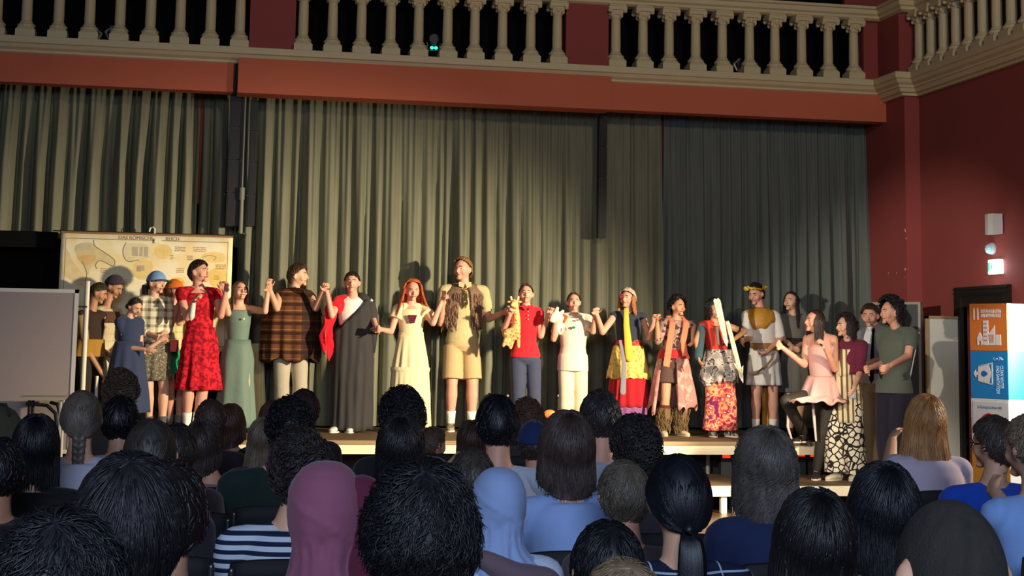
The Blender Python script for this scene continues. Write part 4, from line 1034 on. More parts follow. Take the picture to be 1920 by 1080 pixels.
    def skirt(s, mat, z0, z1, r0, r1, folds=14, amp=.02, name='skirt', cx=None, flat=.72, seed=1, thick=.006, rag=0, phase=0, gap=None, wav=.3, n=96, r_mid=None, lean=None, fit=True):
        """flared cloth tube from height z0 (upper) to z1 (hem)"""
        J = s.J; x, f = J['lat'], J['fwd']; c0 = V(cx) if cx is not None else V(J['hip']); rows = []; R = random.Random(seed); ph = R.uniform(0, 6)
        def need(z):
            k = s.k; h, nb = J['hip'], J['neck']; nx = ny = 0
            if z > h.z-.06*k:
                t = (z-h.z)/(nb.z-h.z); pr = [(-.2, .155, .105), (.03, .156, .104), (.13, .138, .095), (.28, .122, .084), (.45, .130, .092), (.62, .143, .104)]
                for a, b in zip(pr, pr[1:]):
                    if a[0] <= t <= b[0]: u = (t-a[0])/(b[0]-a[0]); nx, ny = (a[1]+(b[1]-a[1])*u)*k, (a[2]+(b[2]-a[2])*u)*k
                return nx+.016, ny+.014
            for sd in 'lr':
                for A_, B_, ra, rb in ((J['h'+sd], J['k'+sd], .080*k, .055*k), (J['k'+sd], J['a'+sd], .058*k, .036*k)):
                    if B_.z-.02 <= z <= A_.z+.03:
                        u = min(1, max(0, (A_.z-z)/max(A_.z-B_.z, 1e-3))); c = A_.lerp(B_, u)-c0; r_ = ra+(rb-ra)*u
                        nx = max(nx, abs(c.dot(x))+r_); ny = max(ny, abs(c.dot(f))+r_)
            return nx+.016, ny+.014
        m_ = 14; lean = V(lean) if lean is not None else V((0, 0, 0))
        a0, a1 = (0, 2*math.pi) if gap is None else gap
        for i in range(m_):
            t = i/(m_-1); row = []; nx, ny = need(z0+(z1-z0)*t) if fit else (0, 0); rr = r0+(r1-r0)*(t**.85) if r_mid is None else (r0*(1-t)**2+2*t*(1-t)*r_mid+r1*t*t)
            for j in range(n if gap is None else n+1):
                a = a0+(a1-a0)*j/n; fo = math.sin(a*folds+ph+wav*math.sin(a*3)+.5*hnoise(a*2, t*2, seed))*amp*t**.8 + hnoise(math.cos(a)*3, math.sin(a)*3, seed+t*2)*amp*.5*t
                z = z0+(z1-z0)*t + (rag*t*hnoise(math.cos(a)*4, math.sin(a)*4, seed+5) if rag else 0)
                p = c0+x*((max(rr, nx)+fo)*math.cos(a))+f*((max(rr*flat, ny)+fo*flat)*math.sin(a))+lean*t; p.z = z; row.append(p)
            rows.append(row)
        g = G(); g.rings(rows, cap=False, closed=gap is None)
        return g.build(name, mat, s.t, smooth=True, thick=thick)
    def shoe(s, sd, mat, sole=None, name='shoe', high=.02, sc=1.0):
        J, k = s.J, s.k*sc; An, f = J['a'+sd], J['f'+sd]; x = f.cross(V((0, 0, 1))); fl = V((An.x, An.y, J['fl'+sd]))
        g = G(); g.loft([fl-f*.068*k+V((0, 0, .035*k)), fl-f*.055*k+V((0, 0, .038*k)), fl+f*.01*k+V((0, 0, .045*k)), fl+f*.09*k+V((0, 0, .034*k)), fl+f*.155*k+V((0, 0, .026*k)), fl+f*.18*k+V((0, 0, .022*k))], [(.020*k, .025*k), (.036*k, .034*k), (.040*k, .040*k), (.046*k, .028*k), (.036*k, .020*k), (.015*k, .010*k)], x, 14)
        g.loft([fl+V((0, 0, .03*k)), fl+V((0, 0, .06*k+high))], [.043*k, .042*k], None, 14)
        o = g.build(name, mat, s.t, remesh=.008, sm=2)
        g = G(); n = 18; ring = []
        for z in (.0, .014*k): ring.append([fl+f*(.056*k+.125*k*math.cos(2*math.pi*j/n))+x*(.046*k*math.sin(2*math.pi*j/n)*(1+.15*math.cos(2*math.pi*j/n)))+V((0, 0, z)) for j in range(n)])
        g.rings(ring); g.build('sole', sole or mat, o, origin=s.base)
        return o
    def sock(s, sd, mat, h=.12, name='sock'):
        J, k = s.J, s.k; An = J['a'+sd]; Kn = J['k'+sd]; u = (Kn-An).normalized()
        g = G(); g.loft([An-u*.03, An, An+u*h*.5, An+u*h], [.040*k, .040*k, .044*k, .048*k], None, 14); return g.build(name, mat, s.t, smooth=True)

def stand(label, d, head, top, feet, fl=None, by=0, hy=0, hp=0, hr=0, neck=None, hip=None, LA=None, RA=None, LF=None, RF=None, LK=None, RK=None, hipz=None, wide=0, group='performers on the stage', H=None, toe=(-12, 12), hz=None, neckz=None, ldy=None, rdy=None, LFz=None, RFz=None, hs=1.0):
    """d: distance of the person's plane; head x, top y, feet y in photograph pixels; LA/RA = [(elbow px), (wrist px)] of the picture-left / picture-right arm"""
    fl = STAGE_Z if fl is None else fl
    cx = head if isinstance(head, (int, float)) else head[0]
    T = P(cx, top, d); Hh = (T.z-fl) if H is None else H
    hx = hip if hip is not None else cx
    zhip = fl+.515*Hh if hipz is None else P(hx, hipz, d).z
    pm = lambda px, z: V((P(px, 650, d).x + (z-P(px, 650, d).z)*(P(px, 500, d).x-P(px, 800, d).x)/(P(px, 500, d).z-P(px, 800, d).z), d, z))
    hipP = pm(hx, zhip); f = Fig(label, (hipP.x, d, fl), Hh, group); k = f.k; J = f.J
    by_ = rad(by); fw = V((math.sin(by_), -math.cos(by_), 0)); lat = V((math.cos(by_), math.sin(by_), 0))
    if abs(by) > 90: lat = -lat
    J['fwd'], J['lat'] = fw, lat; J['hip'] = hipP
    nx = neck if neck is not None else cx*.55+hx*.45
    nz = T.z-.160*Hh if neckz is None else P(nx, neckz, d).z
    J['neck'] = pm(nx, nz)
    M = basis(hy, hp, hr)
    hk = k*.98*hs; f.head = Head(V((pm(cx, T.z-.117*hk-.012).x, J['neck'].y, T.z-.117*hk-.012)) + fw*.015, M, hk); f.brow = EYE_D
    sw = (.158+wide)*k; 
    J['sl'] = J['neck']-lat*sw-V((0, 0, .052*k)); J['sr'] = J['neck']+lat*sw-V((0, 0, .052*k))
    LU, LL = .285*k, .255*k
    for sd, A, sg, dy in (('l', LA, -1, ldy), ('r', RA, 1, rdy)):
        S = J['s'+sd]
        if A is None:
            E_ = S+V((0, 0, -LU))+lat*sg*.04; W_ = E_+V((0, 0, -LL*.95))+fw*.06
        else:
            e0 = P(A[0][0], A[0][1], S.y); pl = math.hypot(e0.x-S.x, e0.z-S.z); q = math.sqrt(max(LU*LU-pl*pl, 0))*.85
            ya = S.y-q if dy is None else S.y+dy[0]
            E_ = P(A[0][0], A[0][1], ya); w0 = P(A[1][0], A[1][1], E_.y); pl = math.hypot(w0.x-E_.x, w0.z-E_.z); q = min(math.sqrt(max(LL*LL-pl*pl, 0))*.8, .22)
            yw = E_.y-q if dy is None else E_.y+dy[1]
            W_ = P(A[1][0], A[1][1], yw)
        J['e'+sd], J['w'+sd] = E_, W_
    for sd, F, K, sg, ta, fz in (('l', LF, LK, -1, toe[0], LFz), ('r', RF, RK, 1, toe[1], RFz)):
        Hp = hipP+lat*sg*.088*k-V((0, 0, .05*k)); J['h'+sd] = Hp; flz = fl if fz is None else fz
        if F is None: A = V((hipP.x, d, flz+.085*k))+lat*sg*.10*k
        else:
            A = pm(F, flz+.085*k) if isinstance(F, (int, float)) else P(F[0], F[1], F[2])
            if not isinstance(F, (int, float)): flz = A.z-.085*k
        A = V((A.x, A.y, A.z)); J['a'+sd] = A; J['fl'+sd] = flz
        J['k'+sd] = P(K[0], K[1], K[2]) if K else bend(Hp, A, (A-Hp).length*.506, (A-Hp).length*.500, fw+lat*sg*.12)
        an = rad(by+ta*(-1 if abs(by) > 90 else 1)); J['f'+sd] = V((math.sin(an), -math.cos(an), 0))
    return f
# ================================================================== PERFORMERS
def zpx(y, d, px=960): return P(px, y, d).z
def red_floral():
    n = Nd('red_floral_cloth'); f = n.noise(26, 5); return n.done(ramp(n, f, [(0, (110, 8, 22)), (.47, (150, 14, 30)), (.53, (206, 30, 44)), (1, (226, 60, 64))]))
def bits(name, stops, scale, detail=3, interp='CONSTANT', rough=.85):
    n = Nd(name, rough); return n.done(ramp(n, n.noise(scale, detail), stops, interp))
def fur(c, name='fur'):
    n = Nd(name, .95, .1); col = n.mix(n.noise(60, 5, (1, 1, .2)), tuple(int(v*.5) for v in c), tuple(min(255, int(v*1.3)) for v in c)); return n.done(col, 120, .8, .01)
def fringe(f, mat, name, c, x, fw, z0, z1, r, n=46, seed=3, arc=(0, 6.283), flat=.7, w=.012):
    """hanging tufts round a garment"""
    R = random.Random(seed); g = G()
    for i in range(n):
        a = R.uniform(*arc); zz = R.uniform(z0, z1); p = V(c)+x*(r*math.cos(a))+fw*(r*flat*math.sin(a)); p.z = zz; o = (x*math.cos(a)+fw*math.sin(a))
        ln = R.uniform(.05, .12); pts = [p, p+o*.012-V((0, 0, ln*.4)), p+o*.008-V((0, 0, ln))]
        g.loft(pts, [w*.6, w, w*.2], None, 5)
    return f.part(name, g, mat)
WHITE_SHOE, DARK_SHOE = solid((226, 216, 196), .6), solid((34, 30, 30), .6)
SOCKW = cloth((236, 230, 214))

# 1 brown-haired man in profile, half behind the grey pinboard
D = 17.0
f = stand('person in dark brown waistcoat with olive brown hair, closest to the grey pinboard', D, 182, 528, 800, by=50, hy=80, hp=22, hip=168, neck=172, RA=[(168, 660), (196, 706)], LA=[(160, 650), (190, 700)], rdy=(-.1, -.1), neckz=582)
f.body(SK_TAN, curl=(.5, .5)); f.top(solid((58, 40, 30), .9), sleeve=0, name='waistcoat', grow=.02); f.trousers(cloth((52, 42, 36)))
f.top(cloth((176, 150, 104)), sleeve=.9, lo=.4, name='shirt', grow=.012)
f.skirt(cloth((176, 132, 48)), f.J['hip'].z+.16, f.J['hip'].z-.02, .165, .175, 8, .01, 'waist_wrap')
for s_ in 'lr': f.shoe(s_, DARK_SHOE)
make_hair(f.head, 'short', hair_mat((70, 62, 34)), f.t, 11, .6)
# 2 beanie
D = 17.5
f = stand('person wearing a dark purple beanie, looking down with forearms held forward', D, 212, 516, 800, by=45, hy=62, hp=30, hip=197, neck=200, LA=[(186, 655), (222, 672)], RA=[(203, 650), (240, 668)], neckz=575)
f.body(SK_TAN, curl=(.5, .6)); f.top(bits('linen_shirt', [(0, (196, 176, 132)), (.5, (214, 196, 154)), (.62, (176, 156, 116))], 16, 3, 'LINEAR'), sleeve=.7); f.trousers(cloth((60, 46, 36)))
f.skirt(cloth((222, 206, 160)), f.J['hip'].z+.10, f.J['hip'].z-.34, .16, .19, 9, .015, 'apron', rag=.05)
g = G(); f.torso(g, .03, .5, .9); f.part('brown_vest', g, cloth((92, 62, 40)), remesh=.01, sm=2)
for s_ in 'lr': f.shoe(s_, DARK_SHOE)
make_hair(f.head, 'short', hair_mat((60, 46, 34)), f.t, 12, .5)
g = G(); H_ = Hair(f.head, 34, 2); H_.cap(g, lambda ph: 1.22+.12*math.cos(ph), .026, 10, 32, groove=.002); f.part('beanie', g, cloth((66, 56, 66)), smooth=True, thick=.006)
# 3 navy dress
D = 16.95
f = stand('dark-haired person in a long navy dress, head bowed, clapping', D, 251, 556, 800, by=35, hy=42, hp=28, hip=240, neck=243, LA=[(238, 652), (272, 655)], RA=[(264, 664), (298, 640)], neckz=595, wide=-.012)
f.body(SK_FAIR, curl=(.2, .2), fem=1); nv = cloth((52, 62, 88)); f.top(nv, sleeve=.42, name='dress_bodice', fem=1, grow=.02); f.skirt(nv, f.J['hip'].z+.22, .86, .15, .26, 9, .02, 'dress_skirt')
for s_ in 'lr': f.shoe(s_, DARK_SHOE)
make_hair(f.head, 'bun', hair_mat(HD), f.t, 13, .7, R=.035)
# 4 light blue cap
D = 17.35
f = stand('person in a light blue cap, checked open shirt and patterned mini skirt', D, 292, 509, 795, by=20, hy=50, hp=4, hip=290, neck=289, LA=[(268, 622), (296, 632)], RA=[(312, 618), (303, 628)], LF=279, RF=304, wide=-.01)
f.body(SK_FAIR, curl=(.4, .4), fem=1); f.top(cloth((60, 50, 44)), sleeve=0, fem=1, name='camisole', hi=.86, grow=.008)
f.top(plaid_mat((228, 222, 192), (120, 104, 66), .085, .36, name='check_shirt', soft=True), sleeve=1.35, name='open_shirt', lo=.12, grow=.026, fem=1, cuff=.02)
f.skirt(bits('leaf_print', [(0, (96, 88, 72)), (.46, (140, 130, 108)), (.52, (72, 66, 54)), (.6, (176, 166, 140))], 40), f.J['hip'].z+.13, zpx(713, D, 290), .145, .19, 11, .014, 'mini_skirt')
g = G(); g.box(V(f.J['hip'])+V((.16, -.12, -.03)), V(f.J['hip'])+V((.25, -.04, .10))); f.part('maroon_pouch', g, cloth((110, 30, 34)), remesh=.01, sm=4)
for s_ in 'lr': f.sock(s_, cloth((90, 84, 78)), .08); f.shoe(s_, solid((80, 74, 70), .7))
make_hair(f.head, 'ponytail', hair_mat(HD), f.t, 14, .6, L=.10, knot=1.45)
def cap_hat(f, mat, mat2, up=.022, tilt=30, bill_w=1.0, yaw=0):
    g = G(); H_ = Hair(f.head, tilt-18, 2); H_.cap(g, lambda ph: 1.30+.02*math.cos(ph), up, 12, 36, groove=0); hd = f.head; k = hd.k
    o = f.part('cap', g, mat, smooth=True, thick=.006)
    g = G(); rows = []
    for i in range(7):
        t = i/6; rows.append([hd.w(math.sin(a)*(.080+.012*t)*bill_w, (.074 if abs(a) < 1.1 else .07)*math.cos(a)*1.0+.02+t*.075*math.cos(a)**.8, .052-.010*t-.022*abs(math.sin(a))**2) for a in [(-1.25+2.5*j/14) for j in range(15)]])
    g.grid(rows); o2 = g.build('cap_brim', mat2, o, origin=f.base, smooth=True, thick=.005); return o
bl = cloth((128, 164, 204)); cap_hat(f, bl, cloth((88, 100, 120)))
# 5 orange and green cap
D = 17.8
f = stand('person in an orange cap and bright green shorts, hands raised to clap', D, 325, 524, 790, by=30, hy=62, hp=4, hip=327, neck=325, LA=[(320, 610), (333, 572)], RA=[(336, 606), (340, 570)], LF=318, RF=334, wide=-.01)
f.body(SK_PINK, curl=(.3, .3), fem=1); f.top(plaid_mat((232, 216, 160), (206, 176, 92), .07, .3, name='cream_yellow_check', soft=True), sleeve=.9, name='loose_shirt', fem=1, grow=.03, flare=.02)
f.trousers(cloth((40, 170, 112)), to=.27, wide=.04, name='green_shorts')
for s_ in 'lr': f.sock(s_, cloth((150, 140, 126)), .07); f.shoe(s_, solid((96, 92, 84), .7))
make_hair(f.head, 'bob', hair_mat((120, 66, 40)), f.t, 15, .5, L=.08)
cap_hat(f, bits('orange_cap_cloth', [(0, (70, 130, 90)), (.42, (226, 116, 36)), (.75, (236, 190, 90))], 14, 2, 'CONSTANT'), cloth((226, 112, 34)), up=.02)
# 6 red dress
D = 17.25
f = stand('dark-haired person in a red short-sleeved dress and white socks, face turned right', D, 372, 487, 797, by=8, hy=58, hip=375, neck=372, LA=[(350, 596), (364, 566)], RA=[(414, 592), (423, 548)], LF=350, RF=368, hp=-4, wide=.015)
f.body(SK_PINK, curl=(.7, .7)); rf = red_floral(); f.top(rf, sleeve=.38, name='dress_bodice', lo=.1, hi=.93, grow=.012); f.skirt(rf, f.J['hip'].z+.17, zpx(731, D, 375), .125, .235, 10, .022, 'dress_skirt', flat=.7)
for s_ in 'lr': f.sock(s_, SOCKW, .12); f.shoe(s_, WHITE_SHOE)
make_hair(f.head, 'short', hair_mat((52, 38, 30)), f.t, 16, .8, vol=.006, side=1.35)
g = G(); c = f.J['wl']; g.loft([c+V((0, 0, .03)), c+V((-.01, 0, -.05)), c+V((-.02, 0, -.16)), c+V((-.03, 0, -.20))], [.02, .03, .035, .01], None, 10)
tag(g.build('white_cloth', cloth((238, 228, 206)), None, origin=(c.x, c.y, c.z-.2), remesh=.01, sm=2), 'crumpled white cloth held in the hand of the red-dressed person', 'cloth')
# 7 green satin dress
D = 17.35
f = stand('long-haired person in a long sage green dress with a side slit', D, 450, 526, 804, by=0, hy=18, hp=-12, hip=445, neck=448, LA=[(428, 588), (420, 545)], RA=[(497, 584), (503, 540)], LF=436, RF=460, wide=-.014)
f.body(SK_FAIR, curl=(.9, .9), fem=1, palms={'l': V((0, -1, 0)), 'r': V((0, -1, 0))}); sg = solid((108, 128, 112), .6, .12, 30, .25, spec=.25, vscale=3)
f.top(sg, sleeve=0, name='dress_bodice', lo=.0, hi=.89, grow=.010, fem=1); f.skirt(sg, f.J['hip'].z+.15, .68, .135, .215, 6, .016, 'dress_skirt', gap=(-1.05, 5.08), flat=.66)
g = G(); 
for e in (-1, 1):
    J = f.J; g.tube([J['neck']+J['lat']*e*.085*f.k-V((0, .02, .10)), J['neck']+J['lat']*e*.08*f.k+V((0, -.02, -.03)), J['neck']+J['lat']*e*.07*f.k+V((0, .05, -.02))], .008)
f.part('shoulder_straps', g, sg)
g = G(); g.ball(P(457, 598, D-.14), .012); f.part('brooch', g, solid((240, 240, 235), .2))
for s_ in 'lr': f.shoe(s_, DARK_SHOE)
make_hair(f.head, 'long', hair_mat((96, 62, 44)), f.t, 17, .7, L=.25, part=True, frontopen=.9)
# pale column behind 7
t = thing('pleated_screen', 'cream pleated cloth roll standing behind the green-dressed person', 'screen', (P(478, 790, 17.9).x, 17.9, STAGE_Z))
g = G(); c = V(t['_o']); rows = []
for z in (0, .95): rows.append([c+V(((.13 if z == 0 else .06)*math.cos(a)*(1+.06*math.sin(a*16)), .08*math.sin(a)*(1+.06*math.sin(a*16)), z)) for a in [i*6.2832/96 for i in range(96)]])
g.rings(rows); g.build('cloth_roll', cloth((226, 208, 150)), t, smooth=False)
# 8 brown check poncho
D = 17.55
f = stand('person in a brown checked poncho and pale jeans, looking toward the right', D, 558, 494, 803, by=5, hy=68, hip=545, neck=552, LA=[(519, 578), (507, 546)], RA=[(592, 578), (606, 545)], LF=528, RF=560)
f.body(SK_FAIR, curl=(.9, .9), palms={'l': V((0, -1, 0)), 'r': V((0, -1, 0))}); f.trousers(solid((176, 164, 140), .85, .2, 60, .3, vscale=5), wide=.01)
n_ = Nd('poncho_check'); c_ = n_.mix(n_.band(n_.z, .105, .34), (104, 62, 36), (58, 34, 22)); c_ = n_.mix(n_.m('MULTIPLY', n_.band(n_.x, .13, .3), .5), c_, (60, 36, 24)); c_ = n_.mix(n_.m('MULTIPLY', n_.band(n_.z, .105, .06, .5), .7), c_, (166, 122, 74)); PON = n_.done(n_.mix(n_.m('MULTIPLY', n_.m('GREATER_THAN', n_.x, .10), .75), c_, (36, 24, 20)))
J = f.J; g = G(); rows = []; zt_, zb_ = J['neck'].z+.02, zpx(676, D, 545)
for i in range(16):
    t_ = i/15; row = []
    for j in range(110):
        a = 2*math.pi*j/110; fo = .012*math.sin(a*13+hnoise(a*2, t_, 3)*2)*t_+.02*t_*hnoise(math.cos(a)*3, math.sin(a)*3, t_)
        rx = (.065+(.335-.065)*min(1, t_*1.9)**.38)*(1 - .04*t_)+fo; ry = .065+.13*min(1, t_*2)**.5+fo
        z = zt_-(zt_-zb_)*(t_**1.25)-.0*math.cos(a)
        row.append(J['neck']*1.0+V(((rx)*math.cos(a)-.02*t_, ry*math.sin(a), z-J['neck'].z+.03*t_*math.sin(a*6+1))))
    rows.append(row)
g.rings(rows, cap=False); f.part('poncho', g, PON, smooth=True, thick=.008)
for s_ in 'lr': f.shoe(s_, DARK_SHOE)
make_hair(f.head, 'short', hair_mat((72, 52, 34)), f.t, 18, .9, vol=.008, side=1.4)
# 9 toga
D = 17.4
f = stand('person in a floor-length black toga over a white and red top, arm raised', D, 660, 508, 806, by=-4, hy=-8, hip=660, neck=662, LA=[(622, 592), (613, 548)], RA=[(699, 596), (706, 616)], LF=634, RF=655, toe=(-25, 0), rdy=(.0, -.2))
f.body(SK_PINK, curl=(.9, .9), palms={'l': V((0, -1, 0)), 'r': V((0, -1, 0))}); f.top(cloth((238, 230, 214)), sleeve=.4, lo=.3, grow=.012)
J = f.J; g = G(); f.torso(g, .02, .55, .985); rc = cloth((214, 22, 36))
g = G(); g.limb(J['neck']-J['lat']*.09-V((0, 0, .03)), J['sl']-V((0, 0, 0)), .055, .062); g.loft([J['sl'], J['sl'].lerp(J['el'], .55)], [.066, .072], None, 14); g.ball(J['sl'].lerp(J['hip'], .16)+V((.0, -.04, .02)), (.075, .06, .085)); f.part('red_sleeve', g, rc, remesh=.009, sm=3)
g = G(); rows = []
a_ = J['wl']; b_ = J['el']
for i in range(9):
    t_ = i/8; top_ = J['sl'].lerp(J['el'], .35).lerp(J['wl'], t_*.75)+V((0, -.02, 0)); row = []
    ln = (.30+.30*math.sin(math.pi*min(1, t_*1.1))**.6)*(1-.25*abs(t_-.5))
    for j in range(14):
        q = j/13; row.append(top_+V((-.03*q-.05*q*t_+.02*math.sin(q*9+i), .03*math.sin(i*1.9)*q+.02, -(.52+.10*math.sin(i*1.3))*q)))
    rows.append(row)
g.grid(rows); f.part('red_cloak', g, rc, smooth=True, thick=.008)
n_ = Nd('toga_cloth', .9); TG = n_.done(n_.mix(n_.noise(5, 4, (3, 3, .6)), (50, 48, 48), (66, 63, 60))); 
g = G(); rows = []; zt_ = J['neck'].z-.01; hb = .665; sh = J['neck']+J['lat']*.10
for i in range(26):
    t_ = i/25; row = []
    for j in range(90):
        a = 2*math.pi*j/90
        # upper edge runs from the picture-right shoulder down under the other arm
        xx = math.cos(a); ze = zt_-.02-.20*max(0, (.75-xx))**1.1*(1 if math.sin(a) > -2 else 0)
        z = ze+(hb-ze)*t_; q = (z-hb)/(zt_-hb)
        rx = .205 + .02*q - (.05*max(0, q-.86)/.14 if q > .86 else 0)+ .02*(1-q); ry = .125+.035*(1-q)
        fo = (.010*math.sin(a*15+q*1.5)*(1-q)+.008*math.sin((z*1.0-xx*.22)*70)*max(0, q-.35)*1.6+.02*hnoise(xx*3, q*3, 4))
        c = J['hip'].lerp(J['neck'], q)
        row.append(V((c.x+.012+(rx+fo)*xx, c.y-(ry+fo)*math.sin(a), z+.02*hnoise(a, 4, 5)*t_)))
    rows.append(row)
g.rings(rows, cap=False); g.loft([J['neck']+V((.05, 0, .01)), J['neck']+V((.09, 0, .0)), J['sr']+V((-.02, 0, .0)), J['sr']+V((.015, 0, -.04)), J['sr'].lerp(J['er'], .6), J['er']+V((.0, 0, -.10)), J['er']+V((0, .02, -.38))], [.03, .055, .062, .066, .068, .066, .035], V((0, 1, 0)), 16)
f.part('black_toga', g, TG, smooth=True, thick=.008)
for s_ in 'lr': f.shoe(s_, WHITE_SHOE, sc=1.05)
make_hair(f.head, 'crew', hair_mat((42, 34, 30)), f.t, 19, .9, vol=.004)
# 10 ginger
D = 17.45
f = stand('person with long wavy ginger hair in a tiered cream maxi dress', D, 773, 524, 803, by=0, hy=4, hp=8, hip=770, neck=771, LA=[(733, 622), (712, 617)], RA=[(812, 606), (828, 566)], LF=760, RF=782, wide=-.012, ldy=(-.06, -.26))
f.body(SK_PINK, curl=(.9, .4), fem=1); cr = cloth((236, 218, 168)); J = f.J
f.top(cr, sleeve=.45, name='dress_bodice', lo=.2, hi=.93, grow=.016, fem=1, flare=.02, cuff=.02)
z1 = zpx(693, D, 770); f.skirt(cr, J['hip'].z+.20, z1, .135, .20, 12, .010, 'dress_skirt'); f.skirt(cr, z1+.015, .70, .205, .235, 20, .014, 'dress_tier', seed=4)
g = G(); ring = [[V((J['hip'].x+r_*math.cos(a), J['hip'].y+r_*.72*math.sin(a), z_+.004*math.sin(a*26))) for a in [i*6.2832/80 for i in range(80)]] for z_, r_ in ((z1+.03, .205), (z1+.015, .222), (z1-.015, .218), (z1-.03, .21))]; g.rings(ring, cap=False)
zw = J['hip'].z+.20; ring = [[V((J['hip'].x+r_*math.cos(a), J['hip'].y+r_*.72*math.sin(a), z_+.004*math.sin(a*26))) for a in [i*6.2832/80 for i in range(80)]] for z_, r_ in ((zw+.05, .128), (zw+.02, .142), (zw-.02, .140), (zw-.05, .142))]; g.rings(ring, cap=False); f.part('gathered_trim', g, cr, smooth=True)
g = G(); g.prism([(-.05, .06), (.05, .06), (.02, -.03), (-.02, -.03)], 0, .02, frame(J['neck']+V((0, -.135, -.19)), (1, 0, 0), (0, .15, 1))); f.part('maroon_top', g, cloth((92, 24, 44)))
for s_ in 'lr': f.shoe(s_, solid((160, 120, 80), .6))
make_hair(f.head, 'wavy', hair_mat((206, 92, 42), .5), f.t, 20, 1.0, L=.34, wave=(.013, .075, 0), flare=1.3, vol=.016, part=True, frontopen=.55)
# 11 tall one in fur waistcoat
D = 17.7
f = stand('tallest person, in a shaggy fur waistcoat and khaki shorts, looking left', D, 867, 482, 804, by=0, hy=-38, hip=866, neck=870, LA=[(826, 606), (830, 570)], RA=[(916, 598), (944, 586)], LF=845, RF=884, wide=.035)
f.body(SK_PINK, curl=(.8, .6)); J = f.J
f.top(bits('safari_shirt', [(0, (176, 160, 108)), (.5, (196, 182, 132)), (1, (168, 150, 100))], 12, 3, 'LINEAR'), sleeve=.75, lo=-.12, grow=.016, cuff=.018)
f.trousers(cloth((196, 168, 120)), to=.43, wide=.035, name='shorts')
g = G(); rows = []
zt_, zb_ = J['neck'].z-.0, zpx(612, D, 866)
for i in range(16):
    t_ = i/15; row = []
    for j in range(60):
        a = -1.15+(2*math.pi-.84)*j/59 - .0; a = -1.571+.42*(.5+.5*t_)+(2*math.pi-.84*(.5+.5*t_))*j/59
        z = zt_+(zb_-zt_)*t_; q = 1-t_; rx = .215-.075*max(0, q-.8)/.2+.01*hnoise(j*.3, i*.5, 1); ry = .135-.045*max(0, q-.8)/.2
        row.append(V((J['neck'].x-.01*t_+rx*math.cos(a), J['neck'].y+ry*math.sin(a), z)))
    rows.append(row)
g.grid(rows); FUR = fur((132, 104, 84)); o = f.part('fur_waistcoat', g, FUR, smooth=True, thick=.02)
g = G(); R = random.Random(5)
for i in range(620):
    ii = R.randrange(0, 15); j = R.randrange(0, 60); p = rows[ii][j]; c_ = V((J['neck'].x, J['neck'].y, p.z)); o_ = (p-c_).normalized(); ln = R.uniform(.05, .11)
    g.loft([p+o_*.005, p+o_*.022-V((0, 0, ln*.45)), p+o_*.012-V((R.uniform(-.01, .01), 0, ln))], [.006, .010, .002], None, 4)
g.build('fur_tufts', FUR, o, origin=f.base)
g = G(); g.prism([(-.02, .0), (.02, 0), (.032, -.18), (0, -.23), (-.032, -.18)], 0, .012, frame(J['neck']+V((-.01, -.145, -.05)), (1, 0, 0), (0, .10, 1))); f.part('neckerchief', g, bits('neckerchief_cloth', [(0, (60, 52, 34)), (.5, (206, 150, 70)), (.56, (90, 70, 40))], 22))
for e in (-1, 1):
    g = G(); g.prism([(0, 0), (e*.07, .015), (e*.075, -.035), (e*.02, -.055)], 0, .012, frame(J['neck']+V((-.01, -.125, .01)), (1, 0, 0), (0, .2, 1))); f.part('collar', g, cloth((196, 182, 130)))
for s_ in 'lr': f.sock(s_, SOCKW, .13); f.shoe(s_, bits('camouflage_shoe', [(0, (90, 84, 60)), (.45, (150, 144, 110)), (.6, (60, 58, 44))], 18), WHITE_SHOE)
make_hair(f.head, 'crew', hair_mat((150, 112, 66)), f.t, 21, 1.1, vol=.012, side=1.25, front=1.0)
# 12 red polo and giraffe
D = 17.35
f = stand('person in a red polo shirt and navy trousers with hair tied back', D, 986, 531, 806, by=-4, hy=-10, hp=-6, hip=985, neck=986, LA=[(945, 618), (956, 590)], RA=[(1014, 630), (1028, 592)], LF=972, RF=1000, wide=-.012)
f.body(SK_PINK, curl=(.9, .9), fem=1, palms={'l': V((0, -1, 0)), 'r': V((0, -1, 0))}); J = f.J; rp = cloth((222, 38, 46)); f.top(rp, sleeve=.55, lo=-.08, name='polo_shirt', fem=1, grow=.018, hi=.97); f.trousers(cloth((64, 68, 88)), wide=.012, to=.95)
for e in (-1, 1):
    g = G(); g.prism([(0, 0), (e*.055, .03), (e*.065, -.005), (e*.02, -.045)], 0, .01, frame(J['neck']+V((0, -.10, .0)), (1, 0, 0), (0, .3, 1))); f.part('collar', g, rp)
g = G()
for q in range(3): g.ball(J['neck']+V((0, -.128-.004*q, -.05-.045*q)), .007)
f.part('buttons', g, solid((244, 220, 214), .4))
for s_ in 'lr': f.shoe(s_, solid((120, 84, 64), .7))
make_hair(f.head, 'ponytail', hair_mat((62, 42, 34)), f.t, 22, .8, L=.16, pdx=.03)
c = P(960, 640, D-.25); k = 17.3/2960
gm = Nd('giraffe_plush', .9); GM = gm.done(gm.mix(gm.m('GREATER_THAN', gm.vor(26, 'Distance', 'F1'), .34), (186, 116, 60), (222, 178, 112)))
t = thing('giraffe_toy', 'spotted orange and cream giraffe soft toy hanging from a hand', 'soft toy', (c.x, c.y, P(960, 645, D-.25).z))
gp = lambda px, py, dy=0: P(px, py, D-.22+dy)
g = G(); g.chain([gp(966, 572), gp(969, 600), gp(966, 622)], [.036, .042, .062]); g.limb(gp(966, 622), gp(950, 626), .062, .055); g.limb(gp(966, 572), gp(963, 566), .038, .034); g.limb(gp(964, 568), gp(960, 572, -.05), .036, .022)
